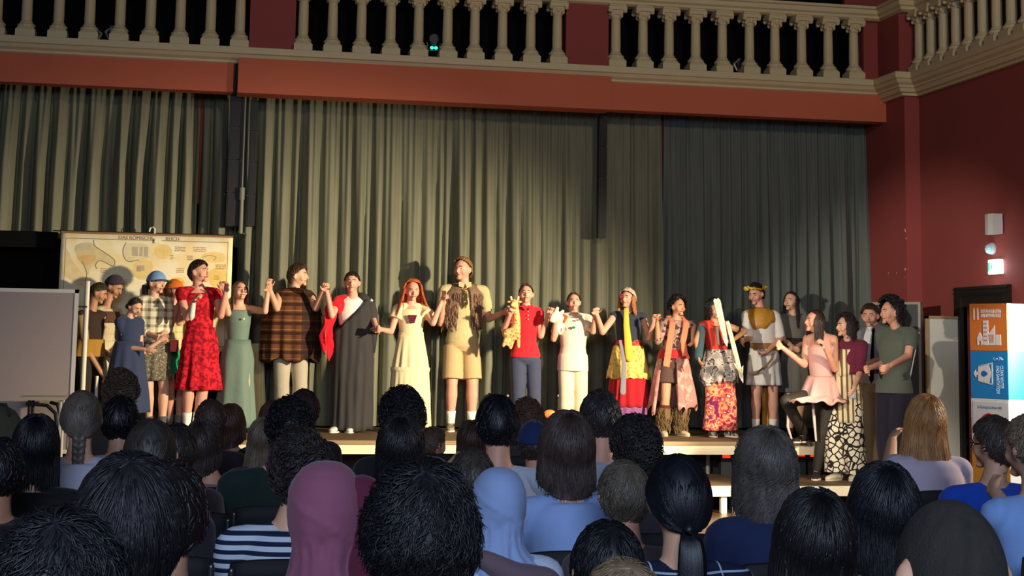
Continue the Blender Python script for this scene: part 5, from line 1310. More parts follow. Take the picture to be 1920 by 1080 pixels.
for a_, b_ in (((972, 628), (972, 650)), ((964, 630), (957, 652)), ((950, 628), (944, 648)), ((953, 630), (952, 646))): g.limb(gp(*a_), gp(*b_), .024, .020)
g.build('plush_body', GM, t, remesh=.009, sm=2)
for px in (960, 970): g = G(); g.chain([gp(px-0, 566), gp(px+(-2 if px == 960 else 2), 557)], [.009, .013], 8); g.build('horn', cloth((240, 220, 168)), t)
for px, e in ((955, -1), (975, 1)): g = G(); g.ball(gp(px, 566), (.024, .008, .013)); g.build('ear', cloth((214, 160, 100)), t, smooth=True)
# 13 white outfit
D = 17.3
f = stand('person in an off-white T-shirt and cropped cream trousers', D, 1075, 547, 812, by=0, hy=-4, hp=-4, hip=1074, neck=1076, LA=[(1038, 636), (1041, 604)], RA=[(1112, 622), (1116, 590)], LF=1060, RF=1086, wide=.005)
f.body(SK_PINK, curl=(.9, .9), palms={'l': V((0, -1, 0)), 'r': V((0, -1, 0))}); J = f.J; f.top(cloth((228, 210, 186)), sleeve=.72, lo=-.10, grow=.030, cuff=.022, drop=.12, name='t_shirt'); f.trousers(cloth((230, 212, 176)), to=.82, wide=.018)
g = G(); g.ball(P(1076, 614, D-.165), (.020, .008, .016)); f.part('green_emblem', g, cloth((40, 130, 70)), smooth=True)
g = G(); g.ball(P(1084, 600, D-.165), (.026, .006, .008)); f.part('chest_lettering', g, cloth((120, 110, 100)), smooth=True)
g = G(); g.ball(P(1061, 617, D-.16), (.010, .008, .020)); f.part('pink_emblem', g, cloth((214, 120, 110)), smooth=True)
for s_ in 'lr': f.shoe(s_, WHITE_SHOE)
make_hair(f.head, 'updo', hair_mat((70, 48, 38)), f.t, 23, .6, R=.03)
g = G(); gp = lambda px, py, dy=0: P(px, py, D-.28+dy)
for pts in ([(1037, 600), (1041, 588), (1045, 578)], [(1040, 596), (1050, 590), (1055, 584)], [(1038, 592), (1034, 600)], [(1042, 598), (1050, 596)]): g.chain([gp(*q) for q in pts], [.035-.007*i for i in range(len(pts))], 10)
tag(g.build('white_bird_toy', cloth((240, 230, 190)), None, origin=gp(1044, 602), remesh=.009, sm=2), 'cream white bird shaped soft toy held up beside the white T-shirt', 'soft toy')
g = G(); g.chain([gp(1056, 590), gp(1062, 594), gp(1057, 604)], [.012, .016, .014], 10); tag(g.build('orange_toy', cloth((206, 84, 40)), None, origin=gp(1058, 600)), 'small orange toy beside the cream bird toy', 'soft toy')
# 14 headscarf and yellow tie
D = 17.2
f = stand('person in a pale headscarf with a yellow tie and layered yellow and red skirts', D, 1176, 541, 815, by=0, hy=-40, hp=-6, hip=1178, neck=1178, LA=[(1130, 623), (1119, 590)], RA=[(1217, 633), (1226, 602)], LF=1168, RF=1190, wide=.012)
f.body(SK_PINK, curl=(.9, .9), fem=1, palms={'l': V((0, -1, 0)), 'r': V((0, -1, 0))}); J = f.J; f.top(cloth((48, 54, 64)), sleeve=0, lo=.16, hi=.955, fem=1, grow=.020, name='dark_waistcoat')
z_ = lambda y: zpx(y, D, 1178)
f.skirt(bits('yellow_lace', [(0, (220, 190, 104)), (.55, (206, 172, 84)), (.6, (176, 140, 66))], 34), z_(648), z_(709), .165, .235, 12, .016, 'yellow_overskirt', rag=.02)
f.skirt(cloth((168, 26, 34)), z_(660), z_(762), .17, .235, 13, .018, 'red_skirt', seed=2); f.skirt(cloth((132, 80, 122)), z_(740), .66, .205, .225, 14, .016, 'purple_hem', seed=3)
f.skirt(bits('waist_sash_cloth', [(0, (190, 40, 44)), (.5, (216, 92, 66)), (.6, (70, 74, 90))], 12, 2), z_(637), z_(654), .135, .165, 7, .008, 'waist_sash')
yt = cloth((224, 184, 64)); g = G(); rows = [[P(x_, y_, D-.17) for x_ in (a_, (a_+b_)/2, b_)] for y_, a_, b_ in ((578, 1170, 1178), (610, 1169, 1180), (645, 1171, 1185), (672, 1173, 1187), (678, 1178, 1183))]; g.grid(rows); f.part('yellow_tie', g, yt, thick=.006, smooth=True)
g = G(); g.chain([P(1163, 640, D-.17), P(1170, 680, D-.22), P(1168, 735, D-.25)], [(.018, .008), (.024, .008), (.034, .010)], 10, J['lat']); f.part('grey_sash_end', g, cloth((128, 124, 128)))
for s_ in 'lr': f.shoe(s_, DARK_SHOE)
make_hair(f.head, 'wavy', hair_mat((172, 112, 66)), f.t, 24, .8, L=.20, wave=(.008, .08, 0), flare=.5, part=True, frontopen=.8)
g = G(); H_ = Hair(f.head, 34, 2); H_.cap(g, lambda ph: 1.28+.1*math.cos(ph), .028, 12, 36, groove=.006); f.part('headscarf', g, bits('headscarf_cloth', [(0, (206, 190, 172)), (.5, (180, 150, 130)), (.56, (214, 200, 184))], 20, 3), smooth=True, thick=.006)
g = G(); g.ball(f.head.w(.05, .075, .02), (.026, .014, .03), f.head.M); f.part('red_face_paint', g, cloth((206, 40, 60)), smooth=True)
# 15 orange scarf
D = 17.0
f = stand('person with black curls in an orange scarf, pink robe and shaggy boots', D, 1270, 556, 817, by=6, hy=22, hp=2, hip=1262, neck=1268, LA=[(1234, 640), (1232, 604)], RA=[(1300, 612), (1299, 638)], LF=1243, RF=1276, wide=-.005, rdy=(-.02, -.16))
f.body(SK_TAN, curl=(.9, .8)); J = f.J; f.top(bits('patterned_top', [(0, (150, 118, 106)), (.48, (176, 140, 124)), (.55, (70, 56, 60))], 18), sleeve=1.2, grow=.018, name='patterned_top'); f.trousers(cloth((86, 62, 54)), to=.25, wide=.05, name='brown_shorts')
pk = bits('pink_robe_cloth', [(0, (192, 138, 124)), (.5, (176, 122, 110)), (.6, (204, 158, 140))], 12, 3, 'LINEAR'); z_ = lambda y: zpx(y, D, 1262)
f.skirt(pk, z_(668), z_(768), .17, .27, 9, .03, 'pink_robe', rag=.14, gap=(2.65, 7.93), seed=4); 
f.skirt(cloth((178, 40, 40)), z_(655), z_(672), .15, .185, 7, .01, 'red_sash')
oc = cloth((226, 120, 84)); g = G()
g.loft([J['neck']+V((-.085, .02, -.0)), J['neck']+V((-.08, -.12, -.05)), P(1256, 640, D-.19), P(1249, 688, D-.22)], [(.030, .02), (.040, .018), (.042, .014), (.046, .012)], J['lat'], 12); g.loft([J['neck']+V((.085, .02, -.0)), J['neck']+V((.08, -.12, -.05)), P(1281, 640, D-.17), P(1285, 668, D-.18)], [(.030, .02), (.040, .018), (.040, .014), (.040, .012)], J['lat'], 12); g.limb(J['neck']+V((-.085, .04, -.0)), J['neck']+V((.085, .04, 0)), .035, .035); f.part('orange_scarf', g, oc, remesh=.010, sm=2)
bt = fur((120, 98, 66), 'boot_fur')
for s_ in 'lr':
    f.shoe(s_, cloth((190, 168, 132))); g = G(); A, K = J['a'+s_], J['k'+s_]; u = (K-A).normalized(); g.loft([A-u*.04, A, A+u*.1, A+u*.20, A+u*.235], [.055, .058, .066, .076, .07], None, 14); o = f.part('boot_shaft', g, bt, smooth=True)
    g = G(); R = random.Random(9)
    for i in range(120):
        a = R.uniform(0, 6.28); h_ = R.uniform(.0, .24); p = A+u*h_+V((math.cos(a), math.sin(a), 0))*(.062+.05*h_); g.loft([p, p+V((math.cos(a)*.02, math.sin(a)*.02, -.03)), p+V((math.cos(a)*.012, math.sin(a)*.012, -.07))], [.004, .008, .002], None, 4)
    g.build('boot_tufts', bt, o, origin=f.base)
    g = G(); g.loft([A+u*.22, A+u*.27], [.062, .058], None, 12); f.part('maroon_sock', g, cloth((96, 30, 32)), smooth=True)
make_hair(f.head, 'curly', hair_mat((24, 20, 20)), f.t, 25, .8, vol=.012, front=1.0)
# 16 floral trousers with swords
D = 16.85
f = stand('person with teal headband and floral trousers, face hidden by a cardboard sword', D, 1338, 561, 819, by=8, hy=14, hp=8, hip=1348, neck=1340, LA=[(1306, 638), (1310, 668)], RA=[(1395, 622), (1374, 638)], LF=1335, RF=1366, wide=0, rdy=(-.05, -.14))
f.body(SK_TAN, curl=(.5, .95)); J = f.J; f.top(stripes_mat((210, 52, 44), (176, 76, 54), .035, .4, 'x', 'red_orange_top'), sleeve=0, lo=.0, hi=.93, grow=.018, name='red_top', fem=1)
f.trousers(bits('tropical_floral', [(0, (110, 34, 84)), (.40, (186, 58, 62)), (.46, (222, 156, 108)), (.53, (206, 92, 74)), (.60, (136, 36, 80)), (.66, (222, 184, 134))], 12, 2), wide=.035, hem=.02, name='floral_trousers')
z_ = lambda y: zpx(y, D, 1348)
f.skirt(bits('grey_wrap', [(0, (150, 140, 132)), (.46, (190, 176, 162)), (.54, (66, 62, 72)), (.6, (170, 160, 150))], 14, 3), z_(655), z_(715), .15, .205, 7, .03, 'grey_wrap', rag=.10, gap=(.0-.5, 4.2)); f.skirt(cloth((150, 84, 66)), z_(650), z_(700), .145, .17, 9, .015, 'brown_sash', gap=(3.9, 5.4), seed=6)
g = G(); g.chain([P(1344, 615, D-.17), P(1347, 645, D-.17)], [.02, .012], 8); f.part('grey_neckerchief', g, cloth((120, 116, 104)))
g = G(); e_, w_ = J['er'], J['wr']; sh_ = J['sr']; u = (e_-sh_).normalized(); g.loft([sh_.lerp(e_, .7), sh_.lerp(e_, .8)], [.046, .046], None, 14); f.part('armband', g, cloth((40, 32, 32)))
g = G(); g.limb(J['sl'].lerp(J['el'], .3), J['wl'], .05, .045); f.part('teal_sleeve', g, cloth((56, 78, 84)))
for s_ in 'lr': f.shoe(s_, bits('checked_shoe', [(0, (60, 54, 52)), (.5, (176, 166, 150))], 30), WHITE_SHOE)
make_hair(f.head, 'curly', hair_mat((26, 20, 20)), f.t, 26, .8, hang=.14, vol=.006)
g = G(); H_ = Hair(f.head, 20, 2); rows = [[H_.surf(th, 2*math.pi*j/36, .034) for j in range(36)] for th in (.85, .98, 1.12, 1.22)]; g.rings(rows, cap=False); f.part('teal_headband', g, cloth((46, 88, 96)), smooth=True, thick=.008)
sw = bits('painted_cardboard', [(0, (236, 222, 176)), (.5, (244, 236, 204)), (.66, (206, 184, 120))], 14, 3, 'LINEAR')
def sword(label, a, b, w0, w1, tipfork, dd):
    a3, b3 = P(a[0], a[1], dd), P(b[0], b[1], dd); u = (b3-a3); L = u.length; M = frame(a3, u, (0, -1, 0)); M = frame(a3, u, u.cross(V((0, 1, 0))))
    g = G(); poly = [(0, -w0*.6), (.02, -w0), (L*.5, -(w0+w1)*.5), (L*.9, -w1*.8), (L, 0), (L*.9, w1*.8), (L*.5, (w0+w1)*.55), (.03, w0), (0, w0*.5), (.015, 0)]
    t = thing('cardboard_sword', label, 'sword', b3, 'cardboard swords'); g.prism(poly, -.008, .008, M); g.build('blade', sw, t)
    g = G(); g.prism([(L*.05, -w0*.15), (L*.9, -.002), (L*.9, .002), (L*.05, w0*.15)], -.012, .012, M); g.build('blade_ridge', cloth((214, 196, 150)), t)
    if tipfork: g = G(); g.prism([(L*.78, w1*.5), (L*.74, w1*2.0), (L*.86, w1*.9)], -.008, .008, M); g.prism([(L*.70, -w1*.5), (L*.66, -w1*1.9), (L*.80, -w1*.8)], -.008, .008, M); g.build('barb', sw, t)
sword('cream cardboard sword held upright in front of the face', (1343, 559), (1363, 650), .038, .026, False, D-.35)
sword('cream barbed cardboard sword pointing down beside the floral trousers', (1363, 601), (1393, 718), .022, .026, True, D-.30)
# 17 Roman
D = 17.2
f = stand('person in a white tunic with gold laurel wreath and gold shoulder drape', D, 1417, 530, 812, by=-8, hy=-48, hp=18, hip=1432, neck=1426, LA=[(1404, 634), (1393, 638)], RA=[(1464, 634), (1442, 656)], LF=1417, RF=1449, neckz=582, rdy=(-.03, -.12))
f.body(SK_PINK, curl=(.6, .5)); J = f.J; wt = cloth((232, 226, 212)); f.top(wt, sleeve=.98, lo=.05, grow=.022, cuff=.018, name='tunic_top'); z_ = lambda y: zpx(y, D, 1432)
f.skirt(wt, z_(655), z_(722), .155, .20, 11, .012, 'tunic_skirt'); f.skirt(solid((150, 104, 50), .5), z_(643), z_(657), .155, .16, 3, .002, 'leather_belt')
gd = solid((196, 138, 40), .38, .15, 24, .5, bdist=.01); g = G(); rows = []
for i in range(8):
    t_ = i/7; rows.append([J['neck']+V(((.07+.115*min(1, t_*1.6))*math.cos(a), (.07+.075*t_**.6)*math.sin(a)*(1 if math.sin(a) < 0 else 1), .03-.07*t_-.16*t_*t_*max(0, -math.sin(a))*(1-.5*math.cos(a))+.014*math.sin(a*9+t_*6)*t_)) for a in [j*6.2832/60 for j in range(60)]])
g.rings(rows, cap=False); f.part('gold_drape', g, gd, smooth=True, thick=.008)
g = G(); g.chain([P(1450, 660, D-.2), P(1448, 672, D-.2), P(1438, 685, D-.2), P(1422, 697, D-.21), P(1404, 700, D-.19)], [.012, .013, .013, .013, .012], 8); f.part('rope_cord', g, cloth((140, 112, 72)))
g = G(); rows = []
for i in range(8):
    z0_ = z_(715)+(STAGE_Z+.03-z_(715))*i/7; rows.append([V((P(1437, 760, D+.12).x+(-.045+.09*j/11), D+.12+.02*math.sin(j*1.6), z0_)) for j in range(12)])
g.grid(rows); f.part('gold_cape', g, gd, smooth=True, thick=.01)
for s_ in 'lr': f.sock(s_, SOCKW, .10); f.shoe(s_, WHITE_SHOE)
make_hair(f.head, 'short', hair_mat((44, 34, 30)), f.t, 27, .9, vol=.008)
t_ = f.head; g = G(); R = random.Random(2); H_ = Hair(t_, 14, 2)
for i in range(38):
    ph = 2*math.pi*i/38; c = H_.surf(1.12+.05*(i % 2), ph, .034); d_ = (H_.surf(1.12, ph+.25, .04)-c).normalized(); up_ = (c-t_.c).normalized(); v_ = (d_*.8+up_*R.uniform(-.1, .7)+V((0, 0, R.uniform(-.3, .6)))).normalized()
    g.loft([c, c+v_*.018, c+v_*.04, c+v_*.052], [(.003, .003), (.013, .004), (.010, .004), (.002, .002)], up_.cross(v_), 6)
f.part('laurel_wreath', g, solid((222, 190, 60), .4))
# 18 grey dress long hair
D = 17.35
f = stand('person with very long dark hair in a grey dress with a black waistband', D, 1483, 546, 812, by=-12, hy=-50, hp=-2, hip=1490, neck=1488, LA=[(1474, 640), (1486, 650)], RA=[(1508, 642), (1492, 652)], LF=1482, RF=1497, wide=-.018)
f.body(SK_FAIR, curl=(.5, .5), fem=1); J = f.J; gy = cloth((112, 108, 98)); z_ = lambda y: zpx(y, D, 1490); f.top(gy, sleeve=.8, lo=.15, fem=1, grow=.014, name='dress_bodice'); f.skirt(gy, z_(645), z_(736), .135, .20, 9, .014, 'dress_skirt'); f.skirt(cloth((46, 38, 36)), z_(634), z_(650), .132, .14, 3, .002, 'waistband')
for s_ in 'lr': f.shoe(s_, DARK_SHOE)
make_hair(f.head, 'wavy', hair_mat((46, 34, 34)), f.t, 28, .9, L=.34, wave=(.007, .09, 0), flare=.35, part=True, frontopen=.7)
# 19 pink dress, one foot on the stage
D = 15.72
f = stand('person in a pale pink slip dress and black tights, one foot up on the stage', D, 1529, 580, 884, fl=LOW_Z, by=-42, hy=-82, hp=-4, hip=1541, neck=1538, LA=[(1508, 684), (1467, 652)], RA=[(1566, 692), (1547, 652)], LF=(1508, 815, 15.9), LK=(1474, 752, 15.5), RF=1532, neckz=626, wide=-.02, ldy=(-.05, -.1), rdy=(-.05, -.16), LFz=STAGE_Z)
f.J['fl'+'l'] = STAGE_Z; f.J['al'].z = max(f.J['al'].z, STAGE_Z+.09)
f.body(SK_PINK, curl=(.9, .6), fem=1); J = f.J; tg = solid((40, 34, 24), .7, .2); f.trousers(tg, wide=-.0, grow=.004, name='tights', to=1.0)
pd = solid((222, 172, 160), .55, .08, 26, .2); f.top(pd, sleeve=0, lo=.0, hi=.80, fem=1, grow=.010, name='dress_bodice'); z_ = lambda y: zpx(y, D, 1535)
f.skirt(pd, z_(705), z_(752), .145, .225, 8, .02, 'dress_skirt', rag=.05, lean=J['fwd']*.09, flat=.85)
g = G()
for e in (-1, 1): g.tube([J['neck']+J['lat']*e*.075+J['fwd']*.05-V((0, 0, .10)), J['neck']+J['lat']*e*.07+V((0, 0, -.01)), J['neck']+J['lat']*e*.06-J['fwd']*.06-V((0, 0, .05))], .006)
f.part('shoulder_straps', g, pd)
g = G(); g.chain([P(1478, 770, D-.05), P(1477, 800, D-.05), P(1484, 822, D-.05)], [.012, .014, .01], 8); f.part('ribbon', g, cloth((236, 206, 190))); g = G(); g.chain([P(1524, 755, D-.15), P(1527, 790, D-.15), P(1530, 826, D-.15)], [.014, .016, .01], 8); f.part('ribbon', g, cloth((236, 206, 190)))
for s_ in 'lr': f.shoe(s_, DARK_SHOE, cloth((236, 220, 190)))
make_hair(f.head, 'long', hair_mat((52, 36, 32)), f.t, 29, .8, L=.24, part=False, frontopen=1.0)
# 20 maroon top, patterned wide trousers
D = 15.6
f = stand('person in a maroon top, striped apron and black and white wide trousers', D, 1588, 589, 889, fl=LOW_Z, by=-50, hy=-85, hp=0, hip=1586, neck=1592, LA=[(1572, 700), (1590, 722)], RA=[(1612, 700), (1602, 726)], LF=1570, RF=1604, neckz=637, wide=-.01)
f.body(SK_FAIR, curl=(.4, .4), fem=1); J = f.J; f.top(cloth((104, 34, 56)), sleeve=.95, lo=.1, fem=1, grow=.020, name='maroon_top')
n_ = Nd('petal_print'); vd = n_.vor(9, 'Distance', 'F1'); an = n_.m('ABSOLUTE', n_.m('SUBTRACT', n_.m('FRACT', n_.m('MULTIPLY', n_.noise(9, 1), 9)), .5)); PT = n_.done(n_.mix(n_.m('GREATER_THAN', n_.vor(16, 'Distance', 'DISTANCE_TO_EDGE'), .10), (40, 34, 32), (226, 214, 184)))
f.trousers(PT, wide=.055, hem=.015, name='petal_print_trousers'); st = stripes_mat((222, 206, 160), (108, 88, 62), .045, .4, 'x', 'striped_apron_cloth'); z_ = lambda y: zpx(y, D, 1586)
f.skirt(st, z_(702), z_(792), .15, .185, 8, .010, 'striped_apron'); g = G(); rows = []
for i in range(8):
    zz = z_(655)+(z_(705)-z_(655))*i/7; rows.append([J['hip'].lerp(J['neck'], 1-(.12+i*.09))*1.0+J['lat']*(-.075+.15*j/8)+J['fwd']*(.135-.01*(abs(j-4)))+V((0, 0, 0)) for j in range(9)])
    for p_ in rows[-1]: p_.z = zz
g.grid(rows); f.part('apron_bib', g, st, smooth=True, thick=.01)
g = G(); g.box(P(1597, 742, D-.25)-V((.03, .03, .03)), P(1597, 742, D-.25)+V((.04, .03, .045)))
tag(g.build('folded_cloth', cloth((186, 190, 206)), None, origin=P(1597, 748, D-.25), remesh=.01, sm=3), 'small pale blue folded cloth held below the striped apron hands', 'cloth')
for s_ in 'lr': f.shoe(s_, cloth((214, 202, 172)))
make_hair(f.head, 'curly', hair_mat((44, 34, 34)), f.t, 30, .8, hang=.14, front=.95, fo=1.2)
g = G(); rows = [[P(px_, py_, 16.6+.02*j) for j, px_ in enumerate((1612, 1620, 1628))] for py_ in (820, 845, 870)]; 
# 21 white shirt and tie
D = 16.25
f = stand('person in a white shirt with narrow black tie and khaki trousers', D, 1632, 569, 882, fl=LOW_Z, by=-30, hy=-38, hp=6, hip=1636, neck=1640, LA=[(1622, 668), (1606, 668)], RA=[(1656, 672), (1618, 684)], LF=1628, RF=1648, neckz=614, ldy=(-.1, -.15), rdy=(-.12, -.2))
f.body(SK_PINK, curl=(.9, .8)); J = f.J; f.top(cloth((232, 226, 220)), sleeve=.8, lo=.0, grow=.016, cuff=.014); f.trousers(cloth((190, 162, 112)), wide=.02); z_ = lambda y: zpx(y, D, 1636)
f.skirt(solid((70, 44, 26), .5), z_(692), z_(700), .148, .15, 2, .001, 'belt')
g = G(); rows = []
for i, (t_, w_) in enumerate(((.0, .012), (.06, .020), (.08, .011), (.4, .018), (.8, .026), (.97, .024), (1.03, .002))):
    c_ = J['neck'].lerp(J['hip'], t_*.9+.02)+J['fwd']*(.115+.03*min(1, t_*4)-.02*max(0, t_-.5)); rows.append([c_+J['lat']*w_*e for e in (-1, 0, 1)])
g.grid(rows); f.part('black_tie', g, cloth((28, 24, 26)), thick=.008)
for e in (-1, 1):
    g = G(); g.prism([(0, 0), (e*.06, .03), (e*.07, -.01), (e*.03, -.05)], 0, .008, frame(J['neck']+J['fwd']*.095+V((0, 0, .005)), J['lat'], J['fwd']*-.3+V((0, 0, 1)))); f.part('collar', g, cloth((236, 230, 224)))
for s_ in 'lr': f.shoe(s_, DARK_SHOE)
make_hair(f.head, 'messy', hair_mat((58, 44, 32)), f.t, 31, .8)
# 22 grey green T-shirt
D = 15.35
f = stand('person with a bushy black mop of hair and grey green T-shirt, seen in profile', D, 1672, 561, 884, fl=LOW_Z, by=-62, hy=-80, hp=2, hip=1676, neck=1682, LA=[(1660, 680), (1630, 690)], RA=[(1702, 668), (1668, 686)], LF=1668, RF=1686, neckz=616, rdy=(-.12, -.16), wide=.01)
f.body(SK_PINK, curl=(.8, .9)); J = f.J; f.top(cloth((92, 98, 84)), sleeve=.62, lo=-.14, grow=.034, cuff=.026, name='t_shirt', drop=.06); f.trousers(cloth((38, 34, 46)), wide=.025)
for s_ in 'lr': f.shoe(s_, DARK_SHOE)
make_hair(f.head, 'curly', hair_mat((30, 24, 24)), f.t, 32, 1.1, vol=.026, hang=.10, fo=1.5, front=.95)
# ================================================================== AUDIENCE
CH_B, CH_M = solid((16, 17, 20), .75, .1), solid((90, 92, 96), .35, metal=.8)
_chair = None
def chair(label, x, y, rz=0):
    """stackable chair facing the stage; origin on the floor under the seat"""
    global _chair
    t = thing('chair', label, 'chair', (x, y, 0), 'rows of black chairs')
    if _chair is None:
        o0 = thing('tmp', 'x', 'x'); parts = []
        g = G(); rows = []
        for i in range(7): rows.append([V((-.22+.44*j/10, -.20+.43*i/6, .445+.012*((j-5)/5)**2-.02*max(0, (i-5)))) for j in range(11)])
        g.grid(rows); parts.append(g.build('seat', CH_B, o0, smooth=True, thick=.02))
        g = G(); rows = []
        for i in range(7): rows.append([V((-.215+.43*j/10, -.20-.05*i/6-.025*(1-((j-5)/5)**2)+.0, .56+.27*i/6-.012*((j-5)/5)**4*(i == 6))) for j in range(11)])
        g.grid(rows); parts.append(g.build('backrest', CH_B, o0, smooth=True, thick=.018))
        for e in (-1, 1):
            g = G(); g.chain([V((e*.21, .20, .43)), V((e*.225, .22, .012))], [.011, .011], 8); parts.append(g.build('leg', CH_M, o0, smooth=True))
            g = G(); g.chain([V((e*.21, -.26, .80)), V((e*.21, -.19, .46)), V((e*.225, -.24, .012))], [.011, .011, .011], 8); parts.append(g.build('leg', CH_M, o0, smooth=True))
        bake()
        for p in parts: p.data.transform(Matrix.Scale(1.14, 4, (0, 0, 1)))
        _chair = parts; bpy.data.objects.remove(o0)
        for p in parts: p.parent = t
    else:
        for p in _chair:
            c = p.copy(); COL.objects.link(c); c.parent = t
    t.rotation_euler = (0, 0, rz)
    return t

def sit(label, short, px, top, w, rw, hair=None, hc=HK, shirt=(60, 60, 66), hy=180, hp=0, hr=0, by=180, k=1.0, sk=SK_FAIR, sleeve=.6, hk=None, LA=None, RA=None, dens=1.0, vol=0, trous=(40, 42, 52), mat=None, lean=0, ck=True, wide=0, name='shirt', **ho):
    zc = rw*FPX/w; Y = zc*ray(px, top).y; T = P(px, top, Y)
    dy = .30 if False else 0
    f = Fig(label, (T.x, Y, 0), 1.7*k, 'seated audience'); J = f.J; f.k = k; b_ = rad(by)
    fw = V((math.sin(b_), -math.cos(b_), 0)); lat = V((math.cos(b_), math.sin(b_), 0)); lat = -lat if lat.x < 0 else lat
    J['fwd'], J['lat'] = fw, lat; hk = hk or k; th = {'buzz': .004}.get(hair, .013)+vol
    hc_ = T-V((0, 0, (.114+th)*hk)); M = basis(hy, hp, hr); f.head = Head(hc_, M, hk); f.brow = EYE_D
    J['neck'] = V((hc_.x+lean, hc_.y, hc_.z-.168*k))-fw*.030; J['hip'] = V((J['neck'].x-lean*.5, Y, min(.56, J['neck'].z-.36)))-fw*.10
    sw = (.160+wide)*k
    near = w > 100
    for sd, sg, A in (('l', -1, LA), ('r', 1, RA)):
        S = J['neck']+lat*sg*sw-V((0, 0, .055*k)); J['s'+sd] = S
        if A is None: J['e'+sd] = S+lat*sg*.035+fw*.07-V((0, 0, .26*k)); J['w'+sd] = J['e'+sd]-lat*sg*.12+fw*.19-V((0, 0, .03))
        else: J['e'+sd] = P(A[0][0], A[0][1], Y+A[0][2]); J['w'+sd] = P(A[1][0], A[1][1], Y+A[1][2])
        J['h'+sd] = J['hip']+lat*sg*.09*k; J['k'+sd] = J['h'+sd]+fw*.42*k+lat*sg*.03; J['k'+sd].z = .50*k; J['a'+sd] = J['k'+sd]+fw*.03; J['a'+sd].z = .085*k; J['fl'+sd] = 0; J['f'+sd] = fw
    ears = True
    f.body(sk, curl=(.5, .5), vox=.0085 if near else .011, eyes=False)
    f.top(mat or cloth(shirt), sleeve=sleeve, lo=-.1, grow=.016, cuff=.014, name=name, vox=.010 if near else .012, hi=ho.pop('hi', .985)); f.trousers(cloth(trous) if isinstance(trous, tuple) else trous, to=.95)
    for s_ in 'lr': f.shoe(s_, DARK_SHOE)
    if hair: make_hair(f.head, hair, hair_mat(hc, **({'rough': ho.pop('rough')} if 'rough' in ho else {})), f.t, px, dens, vol=vol, **ho)
    if ck: chair('black chair under '+short, J['hip'].x, J['hip'].y+.04+(0 if abs(by-180) < 30 else 0))
    f.Y = Y
    return f
def hijab(f, mat, mat2=None, fold=8, seed=1, side=1):
    hd, k, J = f.head, f.head.k, f.J; g = G(); nb = J['neck']; rows = []; n = 120
    hc = hd.c
    # (height above the head centre, half width, half depth, y shift, fold strength)
    pr = [(.128, .012, .012, -.004, 0), (.124, .036, .040, -.004, 0), (.110, .060, .070, -.006, .1), (.085, .079, .094, -.008, .2), (.050, .091, .110, -.010, .3), (.010, .094, .114, -.012, .5), (-.030, .091, .110, -.012, .8), (-.070, .082, .096, -.012, 1.0), (-.100, .078, .094, -.014, 1.2), (-.125, .078, .094, -.018, 1.2), (-.150, .088, .098, -.022, 1.3), (-.175, .112, .104, -.024, 1.3), (-.205, .155, .116, -.022, 1.3), (-.240, .200, .128, -.018, 1.4), (-.290, .215, .132, -.002, 1.6), (-.340, .222, .142, 0, 1.8)]
    m_ = 46
    zs = [q[0] for q in pr]
    for i in range(m_):
        u = i/(m_-1)*(len(pr)-1); a_ = int(min(u, len(pr)-2)); w_ = u-a_; q = [pr[a_][c]*(1-w_)+pr[a_+1][c]*w_ for c in range(5)]; row = []
        for j in range(n):
            a = 2*math.pi*j/n; fo = (.0028*math.sin(a*8+q[0]*30+seed)+.0030*hnoise(math.cos(a)*2.2+seed, math.sin(a)*2.2, q[0]*6)+.0030*math.sin(a*4-q[0]*55+seed*2)*(1 if q[0] < -.05 else .15))*q[4]*(1 if q[0] < -.05 else .5)
            # a diagonal wrap edge running round the back
            edge = .006*max(0, 1-abs(((a/math.pi-1.5)*.16*side+q[0]+.02))/.012) if -.14 < q[0] < .09 else 0
            r_ = fo+edge
            row.append(hc+V(((q[1]*k+r_)*math.cos(a), (q[2]*k+r_)*math.sin(a)-(-q[3])*k*1.0, q[0]*k)))
        rows.append(row)
    g.rings(rows, cap=True); R = random.Random(seed)
    for i in range(fold):
        a = 1.5*math.pi+(-1.2+2.4*i/max(1, fold-1))+R.uniform(-.1, .1); sh = R.uniform(-.3, .3); pts = []
        for zz, rx, ry, yo in ((.02, .084, .104, -.012), (-.05, .079, .094, -.013), (-.10, .073, .088, -.014), (-.135, .074, .090, -.019), (-.165, .094, .096, -.023), (-.215, .160, .114, -.021), (-.27, .200, .128, -.016), (-.33, .212, .134, -.01)):
            aa = a+sh*(zz+.12)*5; pts.append(hc+V((rx*k*math.cos(aa), ry*k*math.sin(aa)+yo*k, zz*k)))
        g.loft(pts, [.004, .009, .012, .013, .013, .014, .013, .004], V((1, 0, 0)), 8)
    return f.part('hijab', g, mat, remesh=.0055, sm=7)

BX = dict
# ---- front rows (nearest the camera)
sit('person with tousled black hair at the bottom left corner, cut by the frame', 'the bottom left corner spectator', 112, 962, 265, 0.19, 'messy', (26, 27, 32), shirt=(30, 28, 32), dens=6, rough=.5, back=1.95, k=0.95)
sit('large dark head with straight tousled hair in front of a pink shirt', 'the large tousled dark head', 246, 848, 228, 0.222, 'bowl', (30, 28, 32), shirt=(28, 28, 34), dens=6, vol=.004, rough=.5, k=1.06)
sit('person in a dusty pink long-sleeved shirt hidden behind a big dark head', 'the dusty pink shirt', 318, 862, 158, .19, 'short', (32, 28, 28), shirt=(176, 118, 134), sleeve=1.8, dens=1.2, wide=-.01)
sit('large head of thick black hair in the centre foreground, beside the blue hijab', 'the thick black hair in the centre', 790, 868, 226, .21, 'messy', (22, 22, 26), shirt=(24, 24, 30), dens=7, rough=.5, side=1.62, vol=.002, sk=SK_DIM)
